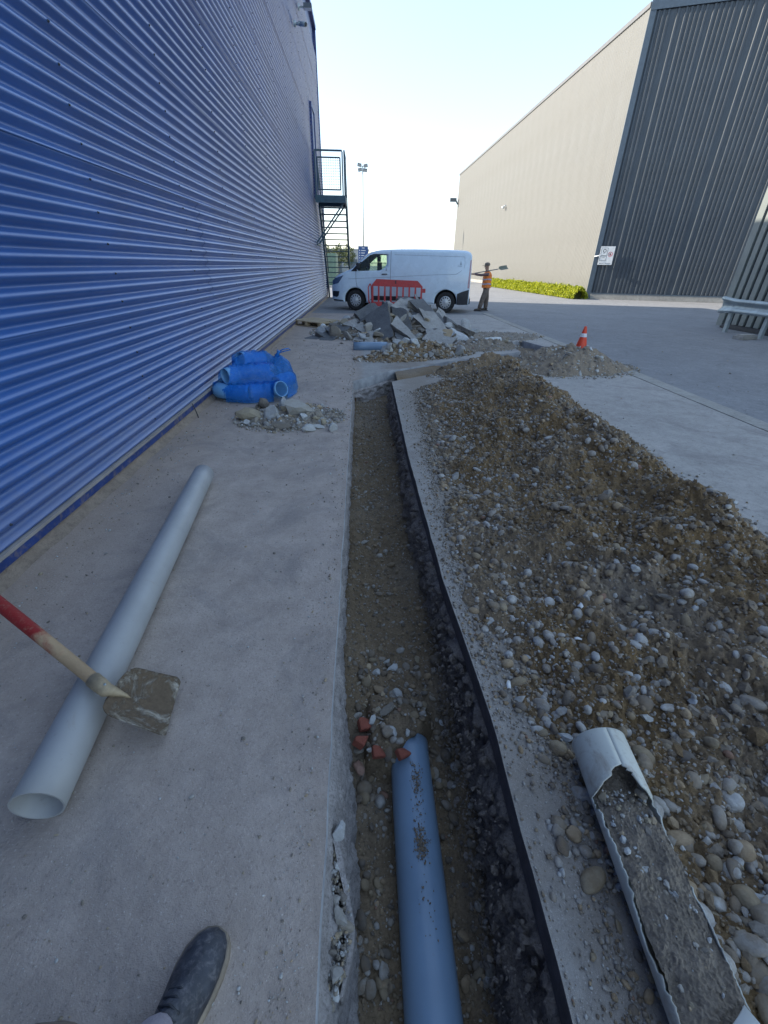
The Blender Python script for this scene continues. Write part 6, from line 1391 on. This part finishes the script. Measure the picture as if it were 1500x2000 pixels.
C[:, 0] += np.cos(a) * .42 * r * bump_; C[:, 2] = .03 + np.sin(a) * .50 * r * bump_ * (1 + .28 * noise2(t * 70, a * 0, 143)); C[:, 1] += rng.normal(0, .05, n)
k = rng.uniform(0, 1, n) < .04; C[k, 2] *= rng.uniform(1.0, 1.22, k.sum()); leaves('foliage', C, rng.uniform(.06, .12, n), M['hedge'], hr)
mb = MB(); mb.tube([ha + Vector((0, .3, .2)), hb_ + Vector((0, 0, .2))], .24, 8); keep(mb.build('shade_core', plain('hedge shade', (.05, .06, .01), .9)), hr)  # solid dark core, its colour stands in for shade inside the hedge
fence = empty('fence', (2, 46, 0)); tag(fence, 'grey green vertical bar fence far behind the van', 'fence')
bars = MB()
for i in range(150): x = -5 + i * .1; bars.bar((x, 46, .1), (x, 46, 1.62), .03, .02)
for z in (.2, 1.55): bars.bar((-5, 46.02, z), (10, 46.02, z), .04)
ff = keep(bars.build('bars', M['stair']), fence); ff['kind'] = 'stuff'
for i in range(7): mb = MB(); mb.box((-5 + i * 2.5 - .04, 46.04, 0), (-5 + i * 2.5 + .04, 46.12, 1.75)); keep(mb.build('post', M['stair']), fence)
def tree(x, y, h, w, lab):
    root = empty('tree', (x, y, 0)); tag(root, lab, 'tree', 'trees beyond the yard'); mb = MB(); mb.tube([(0, 0, 0), (.05, 0, h * .35), (0, .05, h * .6)], [.12, .09, .05], 8)
    for k in range(6): a = k * 1.1; mb.tube([(0.03, 0, h * (.3 + .05 * k)), (w * .35 * math.cos(a), w * .35 * math.sin(a), h * (.55 + .05 * k))], [.045, .015], 6)
    mb.build('trunk', M['bark'], root); n = 1500; u = rng.normal(size=(n, 3)); u /= np.linalg.norm(u, axis=1)[:, None]; r = rng.uniform(.3, 1, n) ** .5; cl = 1 + .35 * noise2(u[:, 0] * 2.5 + x, u[:, 2] * 2.5, 151)
    C = u * (r * cl)[:, None] * np.array([w * .5, w * .5, h * .33])[None] + np.array([0, 0, h * .66])[None]; e = np.array([x, y, 0])[None]; leaves('crown', C + e, rng.uniform(.10, .22, n), M['leafd'], root)
for i, (x, y, h, w, lab) in enumerate(((-4.6, 58, 3.4, 1.8, 'grey green small tree nearest the blue warehouse seen through the stairs'), (-3.2, 60, 3.5, 1.7, 'second small tree from the blue warehouse seen through the stairs'), (-2.0, 62, 3.5, 1.7, 'small tree beyond the fence left of the pale far hall'), (3.4, 90, 3.2, 2.2, 'distant small tree hidden mostly behind the van roof'), (-6.2, 64, 3.9, 2.4, 'taller small tree partly behind the end of the blue warehouse'))):
    if i != 3: tree(x, y, h, w, lab)
fh = empty('far_hall', (-1.5, 78, 0)); tag(fh, 'pale grey flat roofed hall far behind the stairs and the van', 'building')
a = PY(684, 489, 75); mb = MB(); mb.box((-9, 75, 0), (.6, 95, a.z)); keep(mb.build('wall', plain('pale far cladding', (.38, .40, .40), .7)), fh); mb = MB(); mb.box((-9.1, 74.9, a.z), (.7, 95, a.z + .2)); keep(mb.build('roof_edge', M['lamp']), fh)
for x in (-7, -4.6, -2.2, -.6): mb = MB(); mb.box((x, 74.93, .0), (x + 1.1, 74.99, 2.1)); keep(mb.build('door', M['lampdark']), fh)
gc = empty('storage_container', (-3.0, 38, 0)); tag(gc, 'pale green storage container seen through the lower stairs', 'container')
mb = MB(); mb.box((-4.6, 37, 0), (-2.15, 40, 2.1)); keep(mb.build('body', plain('pale green steel', (.20, .30, .22), .6)), gc)
for i in range(8): mb = MB(); mb.box((-4.5 + i * .3, 36.95, .1), (-4.4 + i * .3, 36.99, 2.0)); keep(mb.build('rib', bpy.data.materials['pale green steel']), gc)
